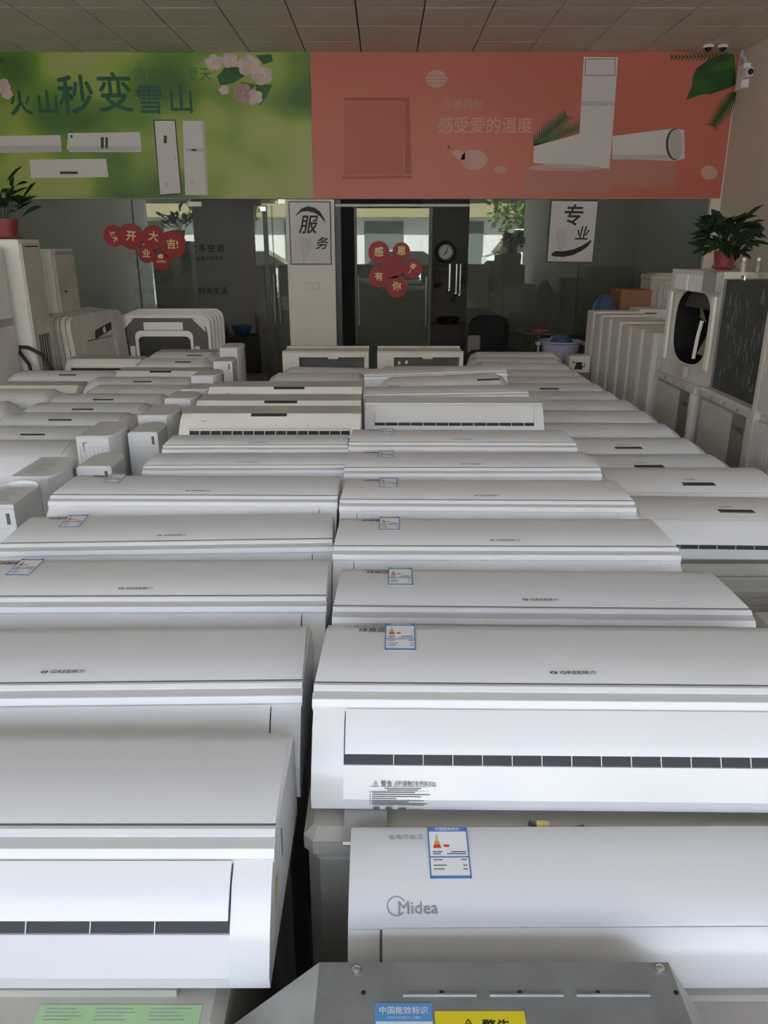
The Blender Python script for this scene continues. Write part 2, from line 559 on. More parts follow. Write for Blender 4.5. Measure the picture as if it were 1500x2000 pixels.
def unit(kind, label, loc, W=.9, yaw=0, pitch=0, roll=0, sy=1.0, sz=1.0, lab=None, logo=True, mark=False, disp=None,
         vanes=0, group=None, warm=False, on_end=False, logo_x=0.0, side=0):
    """loc is the middle of the panel's front edge (kind 'silver'), or of the base front edge for others"""
    t = thing('wall_air_conditioner', label, 'air conditioner', (0, 0, 0), (pitch * D2R, roll * D2R, yaw * D2R), group)
    t.location = loc
    h = W / 2
    pm = PANEL_B if warm else PANEL
    cm = CREAM if kind == 'cream' else WHITE

    if kind == 'silver':
        def casing():
            full = [(0, 0), (-.004, .022), (.018, .07), (.052, .122), (.082, .148), (.10, .156), (.33, .156), (.335, .14), (.335, 0)]
            cav = [(0, 0), (-.004, .022), (.008, .048), (.0185, .0715), (.06, .066), (.092, .10), (.072, .139), (.082, .148), (.10, .156), (.33, .156), (.335, .14), (.335, 0)]
            b = MB().m(cm)
            b.prism(full, -h, -h + .053).prism(full, h - .053, h).prism(cav, -h + .053, h - .053)
            return b.mesh('casing', 35)
        obj('casing', cached(('s_c', W), casing), None, t)
        obj('air_outlet', cached(('s_o', W), lambda: MB().m(CAVITY).prism([(.0215, .0712), (.060, .0665), (.086, .098), (.068, .128), (.040, .098)], -h + .0535, h - .0535).mesh('air_outlet')), None, t)
        obj('flap', cached(('s_f', W), lambda: MB().m(cm).prism([(.0705, .1445), (.044, .120), (.030, .100), (.0235, .0895), (.0295, .0875), (.037, .099), (.050, .116), (.074, .139)], -h + .055, h - .055).mesh('flap', 35)), None, t)

        def trim():
            b = MB().m(cm)
            b.prism([(.076, .137), (.072, .147), (.0775, .1575), (.092, .1625), (.094, .150)], -h - .002, h + .002)
            b.prism([(.093, .155), (.093, .166), (.100, .1715), (.106, .1715), (.110, .156)], -h - .001, h + .001)
            b.m(BAND).prism([(.078, .156), (.0785, .1585), (.093, .1642), (.0935, .156)], -h - .0005, h + .0005)
            return b.mesh('trim_strip', 30)
        obj('trim_strip', cached(('s_t', W), trim), None, t)

        def panel():
            b = MB().m(pm)
            b.prism([(.109, .157), (.109, .1715), (.1115, .173), (.20, .1765), (.285, .178), (.312, .174), (.328, .164), (.335, .150), (.33, .150)], -h, h)
            b.v = [(x * (1 - max(0, y - .12) * .075), y, z) for x, y, z in b.v]
            return b.mesh('front_panel', 35)
        obj('front_panel', cached(('s_p', W, warm), panel), None, t)
        seam = cached(('s_s', W), lambda: MB().m(INK).box(-h - .0008, h + .0008, .1068, .1088, .158, .1725).mesh('panel_seam'))
        obj('panel_seam', seam, None, t)
        if vanes:
            vm = cached('vane', lambda: MB().m(WHITE).poly([(0, .019, .0716), (0, .040, .070), (0, .060, .112), (0, .029, .090)]).poly([(.0012, .019, .0716), (.0012, .040, .070), (.0012, .060, .112), (.0012, .029, .090)]).poly([(0, .019, .0716), (.0012, .019, .0716), (.0012, .029, .090), (0, .029, .090)]).mesh('vane'))
            for i in range(vanes):
                v = obj('vane', vm, None, t)
                v.location.x = -h + .11 + (W - .22) * (i + .5) / vanes
        zt = .1775
        if logo:
            brand_mark(t, logo_x, .138, .1760, .0145)
        if lab is not None:
            energy_label(t, -h + .118 + lab, .208, .1778)
        if mark:
            text('series_lettering', 'Green Home', .0125, INK, t, (-h + .090, .297, .1792), (-math.pi / 2 - .05, 0, 0), shear=.15)
            text('series_lettering', '绿嘉园', .018, INK, t, (-h + .094, .283, .1788), FLAT, bold=.015)
        # shift so that loc is the panel's front edge
        off = Vector((0, .110, .172))
    elif kind == 'curved':
        sec = [(-h, .42, .70, .05), (-h + .012, .68, .88, .02), (-h + .035, .88, .97, .006), (-h + .075, 1, 1, 0), (h - .075, 1, 1, 0), (h - .035, .88, .97, .006), (h - .012, .68, .88, .02), (h, .42, .70, .05)]
        prof = [(0, 0), (-.002, .03), (.012, .085), (.03, .118), (.052, .1375), (.075, .150), (.12, .1615), (.20, .168), (.27, .163), (.31, .147), (.333, .11), (.335, 0)]

        def casing():
            b = MB().m(cm)
            rings = [[(x, yo + y * ys, z * zs) for y, z in prof] for x, zs, ys, yo in sec]
            return b.loft(rings).mesh('casing', 40)
        obj('casing', cached(('c_c', W), casing), None, t)

        def panel():
            b = MB().m(pm)
            p = [(.052, .1365), (.050, .1415), (.075, .1545), (.12, .1655), (.20, .172), (.27, .167), (.312, .150), (.335, .112), (.32, .112), (.30, .14)]
            return b.prism(p, -h + .078, h - .078).mesh('front_panel', 40)
        obj('front_panel', cached(('c_p', W, warm), panel), None, t)
        obj('panel_seam', cached(('c_s', W), lambda: MB().m(BAND).box(-h + .078, h - .078, .0485, .0535, .132, .1385).mesh('panel_seam')), None, t)
        obj('flap', cached(('c_f', W), lambda: MB().m(cm).prism([(.040, .131), (.026, .117), (.008, .083), (-.004, .045), (.002, .044), (.016, .083), (.034, .112), (.046, .127)], -h + .09, h - .09).mesh('flap', 35)), None, t)
        if disp is not None:
            d = cached('disp', lambda: MB().m(DISPLAY).poly([(-.064, .083, .1592), (.068, .083, .1592), (.064, .100, .1634), (-.068, .100, .1634)]).poly([(-.066, .082, .1589), (.070, .082, .1589), (.070, .081, .155), (-.066, .081, .155)]).mesh('display'))
            o = obj('display', d, None, t)
            o.location.x = disp
            o['label'] = 'dark display window'
        if logo:
            brand_mark(t, (disp or 0) - .02, .125, .1672, .0125, .12, False)
        if lab is not None:
            energy_label(t, -h + .135 + lab, .165, .1722, pitch=.0)
        if vanes:
            obj('air_outlet', cached(('c_o', W), lambda: MB().m(CAVITY).box(-h + .09, h - .09, -.0065, .01, .040, .0545).mesh('air_outlet')), None, t)
            vm = cached('vane_c', lambda: MB().m(WHITE).box(0, .002, -.0085, .0, .039, .056).mesh('vane'))
            for i in range(vanes):
                v = obj('vane', vm, None, t)
                v.location.x = -h + .11 + (W - .22) * (i + .5) / vanes
        off = Vector((0, .052, .138))
    else:
        # 'cream' / 'short': upright-looking face below a shallow dusty top
        full = [(.04, 0), (.034, .02), (.040, .055), (.060, .100), (.088, .135), (.122, .168), (.158, .186), (.33, .188), (.335, .17), (.335, 0)]
        if kind == 'cream':
            cav = [(.04, 0), (.034, .02), (.040, .055), (.062, .103), (.11, .10), (.12, .135), (.085, .131), (.122, .168), (.158, .186), (.33, .188), (.335, .17), (.335, 0)]
            out_ = [(.066, .1035), (.11, .1005), (.118, .134), (.088, .130)]
            fl = [(.082, .1305), (.0765, .1235), (.082, .120), (.088, .128)]
            vn = [(.0635, .1035), (.10, .102), (.10, .126), (.0765, .122)]
        else:
            cav = [(.04, 0), (.034, .02), (.040, .055), (.056, .094), (.11, .10), (.12, .14), (.115, .162), (.122, .168), (.158, .186), (.33, .188), (.335, .17), (.335, 0)]
            out_ = [(.060, .0945), (.11, .1005), (.118, .14), (.100, .138)]
            fl = [(.140, .181), (.116, .165), (.084, .133), (.0655, .109), (.071, .106), (.089, .129), (.119, .160), (.143, .176)]
            vn = [(.058, .0945), (.10, .099), (.10, .12), (.070, .109)]

        def casing():
            b = MB().m(cm)
            return b.prism(full, -h, -h + .05).prism(full, h - .05, h).prism(cav, -h + .05, h - .05).mesh('casing', 35)
        obj('casing', cached((kind + '_c', W), casing), None, t)
        obj('air_outlet', cached((kind + '_o', W), lambda: MB().m(CAVITY).prism(out_, -h + .0505, h - .0505).mesh('air_outlet')), None, t)
        obj('flap', cached((kind + '_f', W), lambda: MB().m(cm).prism(fl, -h + .052, h - .052).mesh('flap', 35)), None, t)
        if kind == 'cream':
            obj('front_panel', cached((kind + '_p', W), lambda: MB().m(cm).prism([(.084, .134), (.119, .169), (.154, .1885), (.157, .184), (.123, .165), (.088, .130)], -h + .045, h - .045).mesh('front_panel', 35)), None, t)
        obj('top_cover', cached((kind + '_t', W), lambda: MB().m(CREAM_D if kind == 'cream' else pm).prism([(.158, .184), (.157, .1895), (.325, .1915), (.336, .182), (.336, .15), (.33, .15)], -h - .001, h + .001).mesh('top_cover', 35)), None, t)
        if disp is not None:
            o = obj('display', cached('disp_k', lambda: MB().m(DISPLAY).prism([(.138, .177), (.136, .1795), (.152, .190), (.156, .184)], -.085, .085).mesh('display')), None, t)
            o.location.x = disp
            o['label'] = 'dark display window'
        for i in range(vanes):
            v = obj('vane', cached(('vane', kind), lambda: MB().m(cm).prism(vn, 0, .004).mesh('vane')), None, t)
            v.location.x = -h + .07 + (W - .14) * (i + .5) / vanes
        if logo:
            text('brand_lettering', 'GREE', .012, INK_L, t, (-h + .11, .1105, .1610), (-.80, 0, 0))
        off = Vector((0, .158, .187))
    off = Vector((0, off.y * sy, off.z * sz))
    t.scale = (1, sy, sz)
    if not on_end:
        t.location = Vector(loc) - t.rotation_euler.to_matrix() @ off
    return t


OUT = {}


def outdoor(label, x0, x1, y0, y1, z1, group=None, name='outdoor_unit', m=None, vis=True):
    """boxy outdoor unit with lid, ribbed grille and feet, front facing -y"""
    m = m or BEIGE
    t = thing(name, label, 'outdoor unit', ((x0 + x1) / 2, (y0 + y1) / 2, 0), group=group)
    w, d = (x1 - x0) / 2, (y1 - y0) / 2
    key = (round(w, 2), round(d, 2), round(z1, 2), m.name)

    def cab():
        return MB().m(m).box(-w, w, -d, d, .04, z1 - .05, .02).mesh('cabinet', 30)

    def lid():
        b = MB().m(m)
        b.box(-w - .006, w + .006, -d - .006, d + .006, z1 - .07, z1 - .012, .016)
        b.box(-w + .06, w - .06, -d + .05, d - .05, z1 - .015, z1)
        return b.mesh('lid', 30)

    def grille():
        b = MB().m(m)
        n = 9
        for i in range(n):
            z = .12 + (z1 - .26) * i / (n - 1)
            b.prism([(-d - .012, z), (-d - .012, z + .022), (-d + .004, z + .034), (-d + .004, z - .006)], -w + .10, w - .10)
        return b.mesh('grille')
    obj('cabinet', cached(('oc',) + key, cab), None, t)
    obj('lid', cached(('ol',) + key, lid), None, t)
    obj('grille', cached(('og',) + key, grille), None, t)
    fm = cached(('of', round(d, 2)), lambda: MB().m(GREYL).box(-.03, .03, -d + .01, d - .01, 0, .042).mesh('foot'))
    for s in (-1, 1):
        f = obj('foot', fm, None, t)
        f.location.x = s * (w - .14)
    return t


def Z(z):
    return EYE + z


ORD = ['first', 'second', 'third', 'fourth', 'fifth', 'sixth', 'seventh', 'eighth', 'ninth', 'tenth', 'eleventh', 'twelfth', 'thirteenth', 'fourteenth']

# middle column, from the open-louvre unit with the warning print towards the glass wall
B = [
    ('silver', dict(label='white air conditioner with printed warning text, open louvre and bright flap', loc=(.332, 1.137, Z(-.707)), yaw=-.8, lab=0, mark=True, vanes=14, logo_x=-.008)),
    ('silver', dict(loc=(.341, 1.504, Z(-.744)), yaw=-.3, pitch=-1.5, roll=.4, lab=0, mark=True)),
    ('silver', dict(loc=(.318, 1.876, Z(-.750)), yaw=-.4, lab=0, mark=True)),
    ('silver', dict(loc=(.315, 2.245, Z(-.745)), yaw=-1.0, lab=.0, mark=True)),
    ('silver', dict(loc=(.311, 2.614, Z(-.747)), yaw=0, lab=0, mark=True)),
    ('silver', dict(loc=(.311, 2.983, Z(-.748)), yaw=-.6, lab=0, mark=True)),
    ('short', dict(label='white air conditioner with wide blank flap over a dark slot, behind the silver-topped units', loc=(.354, 3.88, Z(-.772)), yaw=-.6, vanes=12, logo=False)),
    ('silver', dict(label='dusty silver-topped air conditioner right behind the one with wide blank flap', loc=(.338, 4.19, Z(-.772)), roll=-.9, lab=.02, warm=True)),
    ('curved', dict(label='tilted dusty air conditioner with small dark display at its right end', loc=(.36, 4.52, Z(-.795)), roll=-2.2, W=.80, disp=.26, logo=False, warm=True)),
    ('silver', dict(label='dusty silver-topped air conditioner lying askew near the ducted units', loc=(.325, 4.90, Z(-.772)), roll=-1.9, lab=.03, warm=True)),
    ('curved', dict(label='dusty plain air conditioner right in front of the ducted unit with scuffed coil', loc=(.30, 5.56, Z(-.895)), W=.72, logo=False, warm=True)),
]
for i, (k, d) in enumerate(B):
    if 'label' not in d:
        d['label'] = 'white air conditioner with silver-grey panel, %s behind the one with the warning print' % ORD[i - 1]
    t = unit(k, group='air conditioners of the middle column', **d)
    if i == 0:
        u0 = t
    x, y, z = d['loc']
    zb = t.location.z - .004
    outdoor('beige outdoor unit underneath the air conditioner with printed warning text' if i == 0 else 'beige outdoor unit under the %s air conditioner in the middle column, from the front' % ORD[i],
            x - d.get('W', .9) / 2 + .03 if i else -.125, x + d.get('W', .9) / 2 - .03, t.location.y + .04 if i else 1.0, t.location.y + (.33 if k != 'curved' else .31), zb - (.012 if d.get('roll') else 0), 'outdoor units under the rows')

# warning print on the first unit's lower casing
wp = MB().m(INK)
tt = text('warning_lettering', '⚠ 警告 (环保制冷剂R32)', .0095, INK, u0, (-.45 + .152, .0045, .046), (-.43, 0, 0), bold=.012)
for r in range(9):
    zz = .0385 - r * .0034
    L = (.07, .115, .125, .06, .12, .09, .125, .12, .05)[r]
    wp.box(-.45 + .092, -.45 + .094, zz * .0 - .006, .02, zz, zz + .0012)
    wp.box(-.45 + .097, -.45 + .097 + L, -.006, .02, zz, zz + .0015)
wq = MB().m(INK)


def casing_y(z):
    return -.0048 if z < .022 else -.0048 + (z - .022) * .45


for (x0, x1, z0, z1) in [(.095, .193, .0415, .0419), (.095, .193, .0350, .0353)] + [(.1, .1 + (.07, .095, .08, .04, .085, .06, .09, .085)[r], .0328 - r * .0030, .0341 - r * .0030) for r in range(8)] + [(.096, .098, .0328 - r * .0030, .0341 - r * .0030) for r in range(8)] + [(.12 + .0, .18, .0385, .0397), (.125, .175, .0362, .0373), (.102, .112, .0025, .0078), (.122, .133, .0025, .0078), (.143, .156, .003, .0070), (.160, .186, .0025, .0038)]:
    wq.quad((-.45 + x0, casing_y(z0) - .0004, z0), (-.45 + x1, casing_y(z0) - .0004, z0), (-.45 + x1, casing_y(z1) - .0004, z1), (-.45 + x0, casing_y(z1) - .0004, z1))
obj('warning_print', wq, None, u0)

# left column, from the unit above the green-labelled outdoor unit towards the glass wall
A = [
    ('silver', dict(label='air conditioner without logo or label, resting on the green-labelled outdoor unit', loc=(-.60, .86, Z(-.757)), yaw=0, vanes=8, logo=False)),
    ('silver', dict(loc=(-.60, 1.22, Z(-.755)), yaw=1.1, lab=None)),
    ('silver', dict(loc=(-.583, 1.604, Z(-.764)), yaw=.4, lab=0, mark=True)),
    ('silver', dict(loc=(-.593, 1.965, Z(-.770)), yaw=2.3, lab=0, mark=True)),
    ('silver', dict(loc=(-.596, 2.30, Z(-.747)), yaw=-.6, lab=0, mark=True)),
    ('silver', dict(label='narrow grey-topped air conditioner, the nearer of two before the cream louvred ones', loc=(-.502, 2.69, Z(-.76)), W=.735, yaw=.5, sy=.80, sz=.95, lab=None)),
    ('silver', dict(label='narrow grey-topped air conditioner directly in front of the cream one with open vanes', loc=(-.512, 2.985, Z(-.76)), W=.735, yaw=.3, sy=.80, sz=.95, lab=None)),
    ('cream', dict(label='cream air conditioner with open dark outlet vanes and dusty top', loc=(-.535, 3.60, Z(-.765)), W=.85, disp=-.01, vanes=14)),
    ('cream', dict(label='cream air conditioner with dusty top, middle one of three cream ones', loc=(-.544, 3.95, Z(-.772)), W=.85, disp=.01, vanes=0)),
    ('cream', dict(label='cream air conditioner with dusty top, rearmost of three cream ones', loc=(-.547, 4.27, Z(-.757)), W=.85, disp=.02, vanes=0)),
    ('curved', dict(label='dusty grey air conditioner right behind the three cream ones', loc=(-.455, 5.18, Z(-.885)), W=.72, logo=False, warm=True)),
    ('curved', dict(label='dusty grey air conditioner in front of the beige ducted unit with plain dark coil', loc=(-.41, 5.56, Z(-.905)), W=.72, logo=False, warm=True, roll=.8)),
]
for i, (k, d) in enumerate(A):
    if 'label' not in d:
        d['label'] = 'white air conditioner with silver-grey panel, %s behind the one over the green label' % ORD[i - 1]
    t = unit(k, group='air conditioners of the left middle column', **d)
    if i == 0:
        a0 = t
    x, y, z = d['loc']
    zb = t.location.z - .004
    o = outdoor('beige outdoor unit with green label strip under the front air conditioner' if i == 0 else 'beige outdoor unit under the %s air conditioner in the left middle column' % ORD[i],
                x - d.get('W', .9) / 2 + .03 if i else -1.0, x + d.get('W', .9) / 2 - .03 if i else -.215, t.location.y + .04 if i else .70, t.location.y + .325 * d.get('sy', 1) * (1 if k != 'curved' else .95), zb - (.012 if d.get('roll') else 0), 'outdoor units under the rows')
    if i == 0:
        oA = o
# V-shaped sticker and dark lettering on the end of the first one
obj('side_sticker', MB().m(mat('label_olive', (.45, .42, .18), .5)).poly([(.4506, .075, .05), (.4506, .105, .075), (.4506, .100, .10), (.4506, .075, .085)]), None, a0)
obj('side_lettering', MB().m(INK).box(.45, .4506, .15, .153, .075, .125).box(.45, .4506, .157, .159, .08, .12), None, a0)
zl = a0.location.z - .004 - .0118
gl = obj('green_label', MB().m(GREENL).box(-.45 - oA.location.x, -.238 - oA.location.x, .712 - oA.location.y, .738 - oA.location.y, zl, zl + .0008), None, oA)
gl['label'] = 'pale green printed label strip'
gp = MB().m(INK_L)
for r, (xa, xb) in enumerate(((-.44, -.385), (-.375, -.315), (-.305, -.245))):
    for q in range(4):
        gp.box(xa - oA.location.x, xa + (xb - xa) * (.6 + .1 * ((q * 7 + r) % 4)) - oA.location.x, .717 - oA.location.y + q * .005, .7182 - oA.location.y + q * .005, zl + .0008, zl + .001)
obj('label_print', gp, None, gl)
# right column: curved units with dark displays, lower than the middle column
C = [(2.70, -.975, .03, .8), (3.00, -.965, .03, -.2), (3.30, -.972, 0, -.3), (3.64, -.975, 0, 0), (3.99, -.975, None, .3), (4.33, -.975, None, .3), (4.66, -.975, None, 0), (4.97, -.975, None, .3),
     (5.27, -.975, -.02, 0), (5.58, -.975, None, .2), (5.90, -.975, None, 1.0), (6.22, -.965, None, 1.5), (6.54, -.965, None, .3), (6.88, -.965, None, 0)]
for i, (y, z, disp, roll) in enumerate(C):
    lab = 'white air conditioner with dark display above the ribbed beige outdoor unit' if i == 0 else 'white air conditioner with rounded ends, %s behind the one above the ribbed outdoor unit' % ORD[i - 1]
    xc = (1.30, 1.27, 1.195, 1.205, 1.205, 1.20, 1.20, 1.175, 1.165, 1.15, 1.16, 1.15, 1.13, 1.18)[i]
    t = unit('curved', lab, (xc, y, Z(z)), W=.84, roll=roll, yaw=(0, -1.0, 0, .6, 0, 0, 0, 0, 0, 0, 0, 0, 0, 0)[i], pitch=(-3 if i == 0 else (4 if i == 1 else 0)), disp=disp, logo=True, group='air conditioners of the right column', vanes=9 if i == 0 else 0, warm=(i in (0, 1) or i > 7))
    o = outdoor('ribbed beige outdoor unit under the right column, its slats facing the shop front' if i == 0 else 'beige outdoor unit under the %s air conditioner in the right column' % ORD[i],
                xc - .39, xc + .39, t.location.y + (.02 if i == 0 else .03), t.location.y + (.27 if i == 0 else .29), t.location.z - (.02 if i == 0 else .015 if roll or i == 1 else .004), 'outdoor units under the rows')
o = outdoor('low beige outdoor unit with a printed sticker, in front of the ribbed one', 1.12, 1.92, 1.76, 2.12, .60, 'outdoor units under the rows')
obj('printed_sticker', MB().m(PAPER).box(-.37, -.30, .02, .12, .588, .5888), None, o)
obj('sticker_print', MB().m(INK).box(-.36, -.31, .03, .045, .5888, .5892).box(-.36, -.31, .06, .075, .5888, .5892).box(-.36, -.31, .09, .105, .5888, .5892), None, o)
# far left columns
Dd = [
    ('curved', dict(label='white air conditioner with dark display, nearest the stood-on-end unit with printed top', loc=(-1.93, 3.70, Z(-1.0)), W=.80, disp=-.17, logo=False)),
    ('curved', dict(label='white air conditioner with dark display near the ribbed unit stood on end', loc=(-1.90, 4.02, Z(-1.0)), W=.80, disp=0.0, logo=False)),
    ('curved', dict(label='white air conditioner with energy label and display, nearest of three labelled ones on the left', loc=(-1.87, 4.32, Z(-.985)), W=.84, disp=0, lab=-.04)),
    ('curved', dict(label='white air conditioner with energy label and display, middle of three labelled ones on the left', loc=(-1.85, 4.62, Z(-.985)), W=.84, disp=0, lab=-.03)),
    ('curved', dict(label='white air conditioner with energy label and display, rearmost of three labelled ones on the left', loc=(-1.83, 4.93, Z(-.985)), W=.84, disp=0, lab=.03)),
    ('curved', dict(label='white air conditioner without display, just behind the three labelled ones', loc=(-1.72, 5.30, Z(-.99)), W=.80, logo=False, warm=True)),
    ('curved', dict(label='pale air conditioner with display and thin outlet, two behind the labelled ones', loc=(-1.80, 5.62, Z(-.985)), W=.86, disp=.02, logo=False, warm=True)),
    ('cream', dict(label='cream air conditioner with closed dark slit, beside the square box stood on end', loc=(-1.735, 6.10, Z(-.955)), W=.75, disp=-.03, logo=False)),
    ('curved', dict(label='pale air conditioner with display, first behind the cream one with dark slit', loc=(-1.79, 6.47, Z(-.965)), W=.66, disp=.1, logo=False, warm=True)),
    ('curved', dict(label='pale air conditioner with display, second behind the cream one with dark slit', loc=(-1.79, 6.80, Z(-.955)), W=.66, disp=.12, logo=False, warm=True)),
    ('cream', dict(label='cream air conditioner with dark outlet cells, rearmost beside the tall end-stood unit', loc=(-1.80, 7.30, Z(-.965)), W=.66, vanes=7, logo=False)),
    ('curved', dict(label='white air conditioner with big rounded end, beside the three labelled ones', loc=(-2.78, 4.70, Z(-.99)), W=.86, logo=False)),
    ('curved', dict(label='dusty air conditioner with no display, behind the one with big rounded end', loc=(-2.66, 5.14, Z(-.99)), W=.86, logo=False, warm=True)),
    ('cream', dict(label='pale cream air conditioner with split front, two before the folded hand trolley', loc=(-2.68, 5.62, Z(-.985)), W=.88, logo=False)),
    ('curved', dict(label='white air conditioner with display, right in front of the folded hand trolley', loc=(-2.55, 6.02, Z(-1.0)), W=.88, disp=.06, logo=False)),
    ('cream', dict(label='cream air conditioner with long slit, in front of the leaning cassette panels', loc=(-2.44, 6.77, Z(-.955)), W=.64, logo=False)),
]
for i, (k, d) in enumerate(Dd):
    t = unit(k, group='air conditioners of the far left columns', **d)
    x, y, z = d['loc']
    outdoor('beige outdoor unit under the %s air conditioner of the far left %s' % (ORD[i if i < 11 else i - 11], 'inner column' if i < 11 else 'outer column'), x - d['W'] / 2 + .03, x + d['W'] / 2 - .03, t.location.y + .03, t.location.y + (.29 if k == 'curved' else .32), t.location.z - .004, 'outdoor units under the rows')

# units standing on end between the left columns
Es = [  # x centre, y front, top z, depth, style
    (-1.345, 2.47, -.85, .29, 'rim', 'white air conditioner stood on end, nearest of the row, round rim and printed top'),
    (-1.365, 2.84, -.85, .30, 'print', 'white air conditioner stood on end with square printed top, second in its row'),
    (-1.185, 3.02, -.86, .24, 'round', 'white air conditioner stood on end with rounded top beside the printed-top one'),
    (-1.355, 3.50, -.85, .32, 'ribs', 'tall white air conditioner stood on end with vertical ribs on its face'),
    (-1.165, 3.62, -.86, .24, 'round', 'white air conditioner stood on end with rounded top beside the ribbed one'),
    (-1.205, 3.96, -.85, .30, 'plain', 'white air conditioner stood on end behind the two round-topped ones'),
    (-1.19, 4.42, -.85, .24, 'plain', 'white air conditioner stood on end beside the cream one with open vanes'),
    (-1.17, 4.72, -.85, .22, 'print', 'white air conditioner stood on end with clear plastic-like flat top'),
    (-1.23, 5.24, -.85, .30, 'plain', 'white square-topped unit stood on end beside the cream one with dark slit'),
    (-1.23, 5.90, -.85, .28, 'round', 'white air conditioner stood on end, second from the rear of its row'),
    (-1.335, 6.72, -.85, .34, 'plain', 'tallest white air conditioner stood on end, rearmost of its row'),
]
for (x, y, zt, dep, style, lab) in Es:
    t = thing('upended_air_conditioner', lab, 'air conditioner', (x, y, 0), group='air conditioners stood on end')
    w = .085 if style != 'round' else .072
    H = EYE + zt
    b = MB().m(WHITE)

    def ring(z, s=0.0):
        r = .035 - s
        pts = []
        if style in ('round', 'rim'):
            for k in range(11):
                a = -math.pi / 2 * 0 + math.pi * k / 10
                pts.append((math.cos(a) * (w - s), dep - .09 + math.sin(a) * (.09 - s), z))
            pts += [(-w + s, s, z), (w - s, s, z)]
        else:
            pts = [(-w + s, s, z), (w - s - .02, s, z), (w - s, .025, z), (w - s + .012, dep * .5, z), (w - s, dep - .05, z), (w - .03 - s, dep - s, z), (-w + s, dep - s, z)]
        return pts
    b.loft([ring(.0), ring(H - .008), ring(H, .008)])
    obj('casing', b, None, t, 35)
    if style == 'rim':
        rr = [(px, py) for px, py, _ in ring(0)]
        b = MB().m(WHITE)
        b.loft([[(px, py, H - .002) for px, py in rr], [(px, py, H + .012) for px, py in rr], [(px * .93, .008 + py * .95, H + .012) for px, py in rr], [(px * .93, .008 + py * .95, H - .002) for px, py in rr]], cap=False)
        obj('end_rim', b, None, t, 35)
    if style in ('rim', 'print'):
        b = MB().m(INK_L)
        for r in range(9):
            yy = .06 + (dep - .13) * r / 8
            b.box(-w * .55, -w * .55 + w * (.6 + .4 * ((r * 5) % 3) / 2), yy, yy + .006, H, H + .0006)
        obj('end_print', b, None, t)
    if style == 'ribs':
        for k in range(7):
            obj('rib', MB().m(WHITE).box(-w + .012 + k * .021, -w + .015 + k * .021, -.004, .002, H * .35, H - .05), None, t)
        obj('latch', MB().m(INK).box(-w + .03, -w + .034, -.003, 0, H - .075, H - .03).box(-w + .03, -w + .05, -.003, 0, H - .033, H - .03), None, t)
    else:
        obj('face_seam', MB().m(BAND).box(-w + .006, w - .006 - .02, -.0012, .002, H - .075, H - .0735), None, t)
    obj('side_seam', MB().m(INK).box(w * .2, w + .0135, dep * .62, dep * .62 + .004, 0.05, H - .02) if style not in ('round', 'rim') else MB().m(INK).box(w - .03, w - .018, -.0015, 0, H - .06, H - .02), None, t)

# rounded energy-labelled unit in front, lying in front of the outdoor unit
t = thing('wall_air_conditioner', 'large rounded air conditioner with blue energy label, behind the grey sheet-metal housing', 'air conditioner', (.40, .765, Z(-1.03)), (2.0 * D2R, 0, .3 * D2R))
h = .45
b = MB().m(PANEL)
p = [(.062, .123), (.068, .131), (.10, .146), (.16, .158), (.205, .162), (.218, .156), (.222, .14), (.21, .12)]
obj('front_panel', b.prism(p, -h, h), None, t, 40)
obj('casing', MB().m(WHITE).prism([(.08, .0), (.07, .03), (.035, .05), (.030, .06), (.042, .100), (.062, .122), (.21, .14), (.22, .1), (.22, 0)], -h, h), None, t, 40)
obj('flap', MB().m(WHITE).prism([(.0605, .126), (.039, .104), (.025, .066), (.027, .050), (.033, .051), (.031, .066), (.045, .100), (.065, .121)], -h + .048, h - .048), None, t, 40)
obj('flap_seam', MB().m(INK).prism([(.0600, .1235), (.0390, .1015), (.0270, .066), (.034, .066), (.045, .099), (.064, .120)], -h + .0445, -h + .0478), None, t)
tm = text('brand_lettering', 'Midea', .024, INK_L, t, (-h + .098, .082, .1392), (-math.pi / 2 + .41, 0, 0), bold=.008)
rg = MB().m(INK_L)
n = 22
for k in range(n - 4):
    a0_, a1_ = .5 + 2 * math.pi * k / n, .5 + 2 * math.pi * (k + 1) / n
    rg.poly([(math.cos(a) * q, 0, math.sin(a) * q) for a, q in ((a0_, .0135), (a1_, .0135), (a1_, .0120), (a0_, .0120))])
rgo = obj('emblem', rg, None, tm)
rgo.location = (-.030, 0, .003)
energy_label(t, -h + .118, .122, .1512, w=.061, h=.085, pitch=.19)
text('series_lettering', '省电节能王', .011, INK_L, t, (-h + .085, .192, .1614), FLAT)
outdoor('beige outdoor unit under the large rounded air conditioner', .02, .84, .775, .975, Z(-1.03) - .006, 'outdoor units under the rows', m=BEIGE_D)

# clutter between the first unit and the rounded one
t = thing('metal_bracket', 'thin grey steel bracket lying on the outdoor unit lid, by the warning print', 'bracket', (-.03, .998, Z(-.880)), (0, 0, 0))
obj('plate', MB().m(GREYL).prism([(-.022, -.018), (.05, .0), (.05, .002), (-.023, -.016)], -.035, .035), None, t)
obj('lip', MB().m(STEEL).prism([(-.0235, -.022), (-.021, -.018), (-.023, -.0145), (-.026, -.018)], -.035, .035), None, t)
t = thing('cable_tag', 'small yellow tag wrapped on a cable below the first louvre', 'tag', (.255, 1.0, Z(-.888)))
obj('tag_band', MB().m(mat('tag_yellow', (.75, .68, .25), .5)).lathe((0, 0, 0), [(.0095, -.010), (.0105, 0), (.0095, .010)], 12), None, t).rotation_euler = (0, math.pi / 2, 0)
obj('cable', MB().m(INK).tube([(-.02, .01, 0), (.0, 0, 0), (.03, -.005, -.006), (.07, .01, -.01)], .005), None, t)
t = thing('sleeved_pipe', 'grey sleeved pipe end with white cap on the outdoor unit', 'pipe', (.345, .985, Z(-.893)))
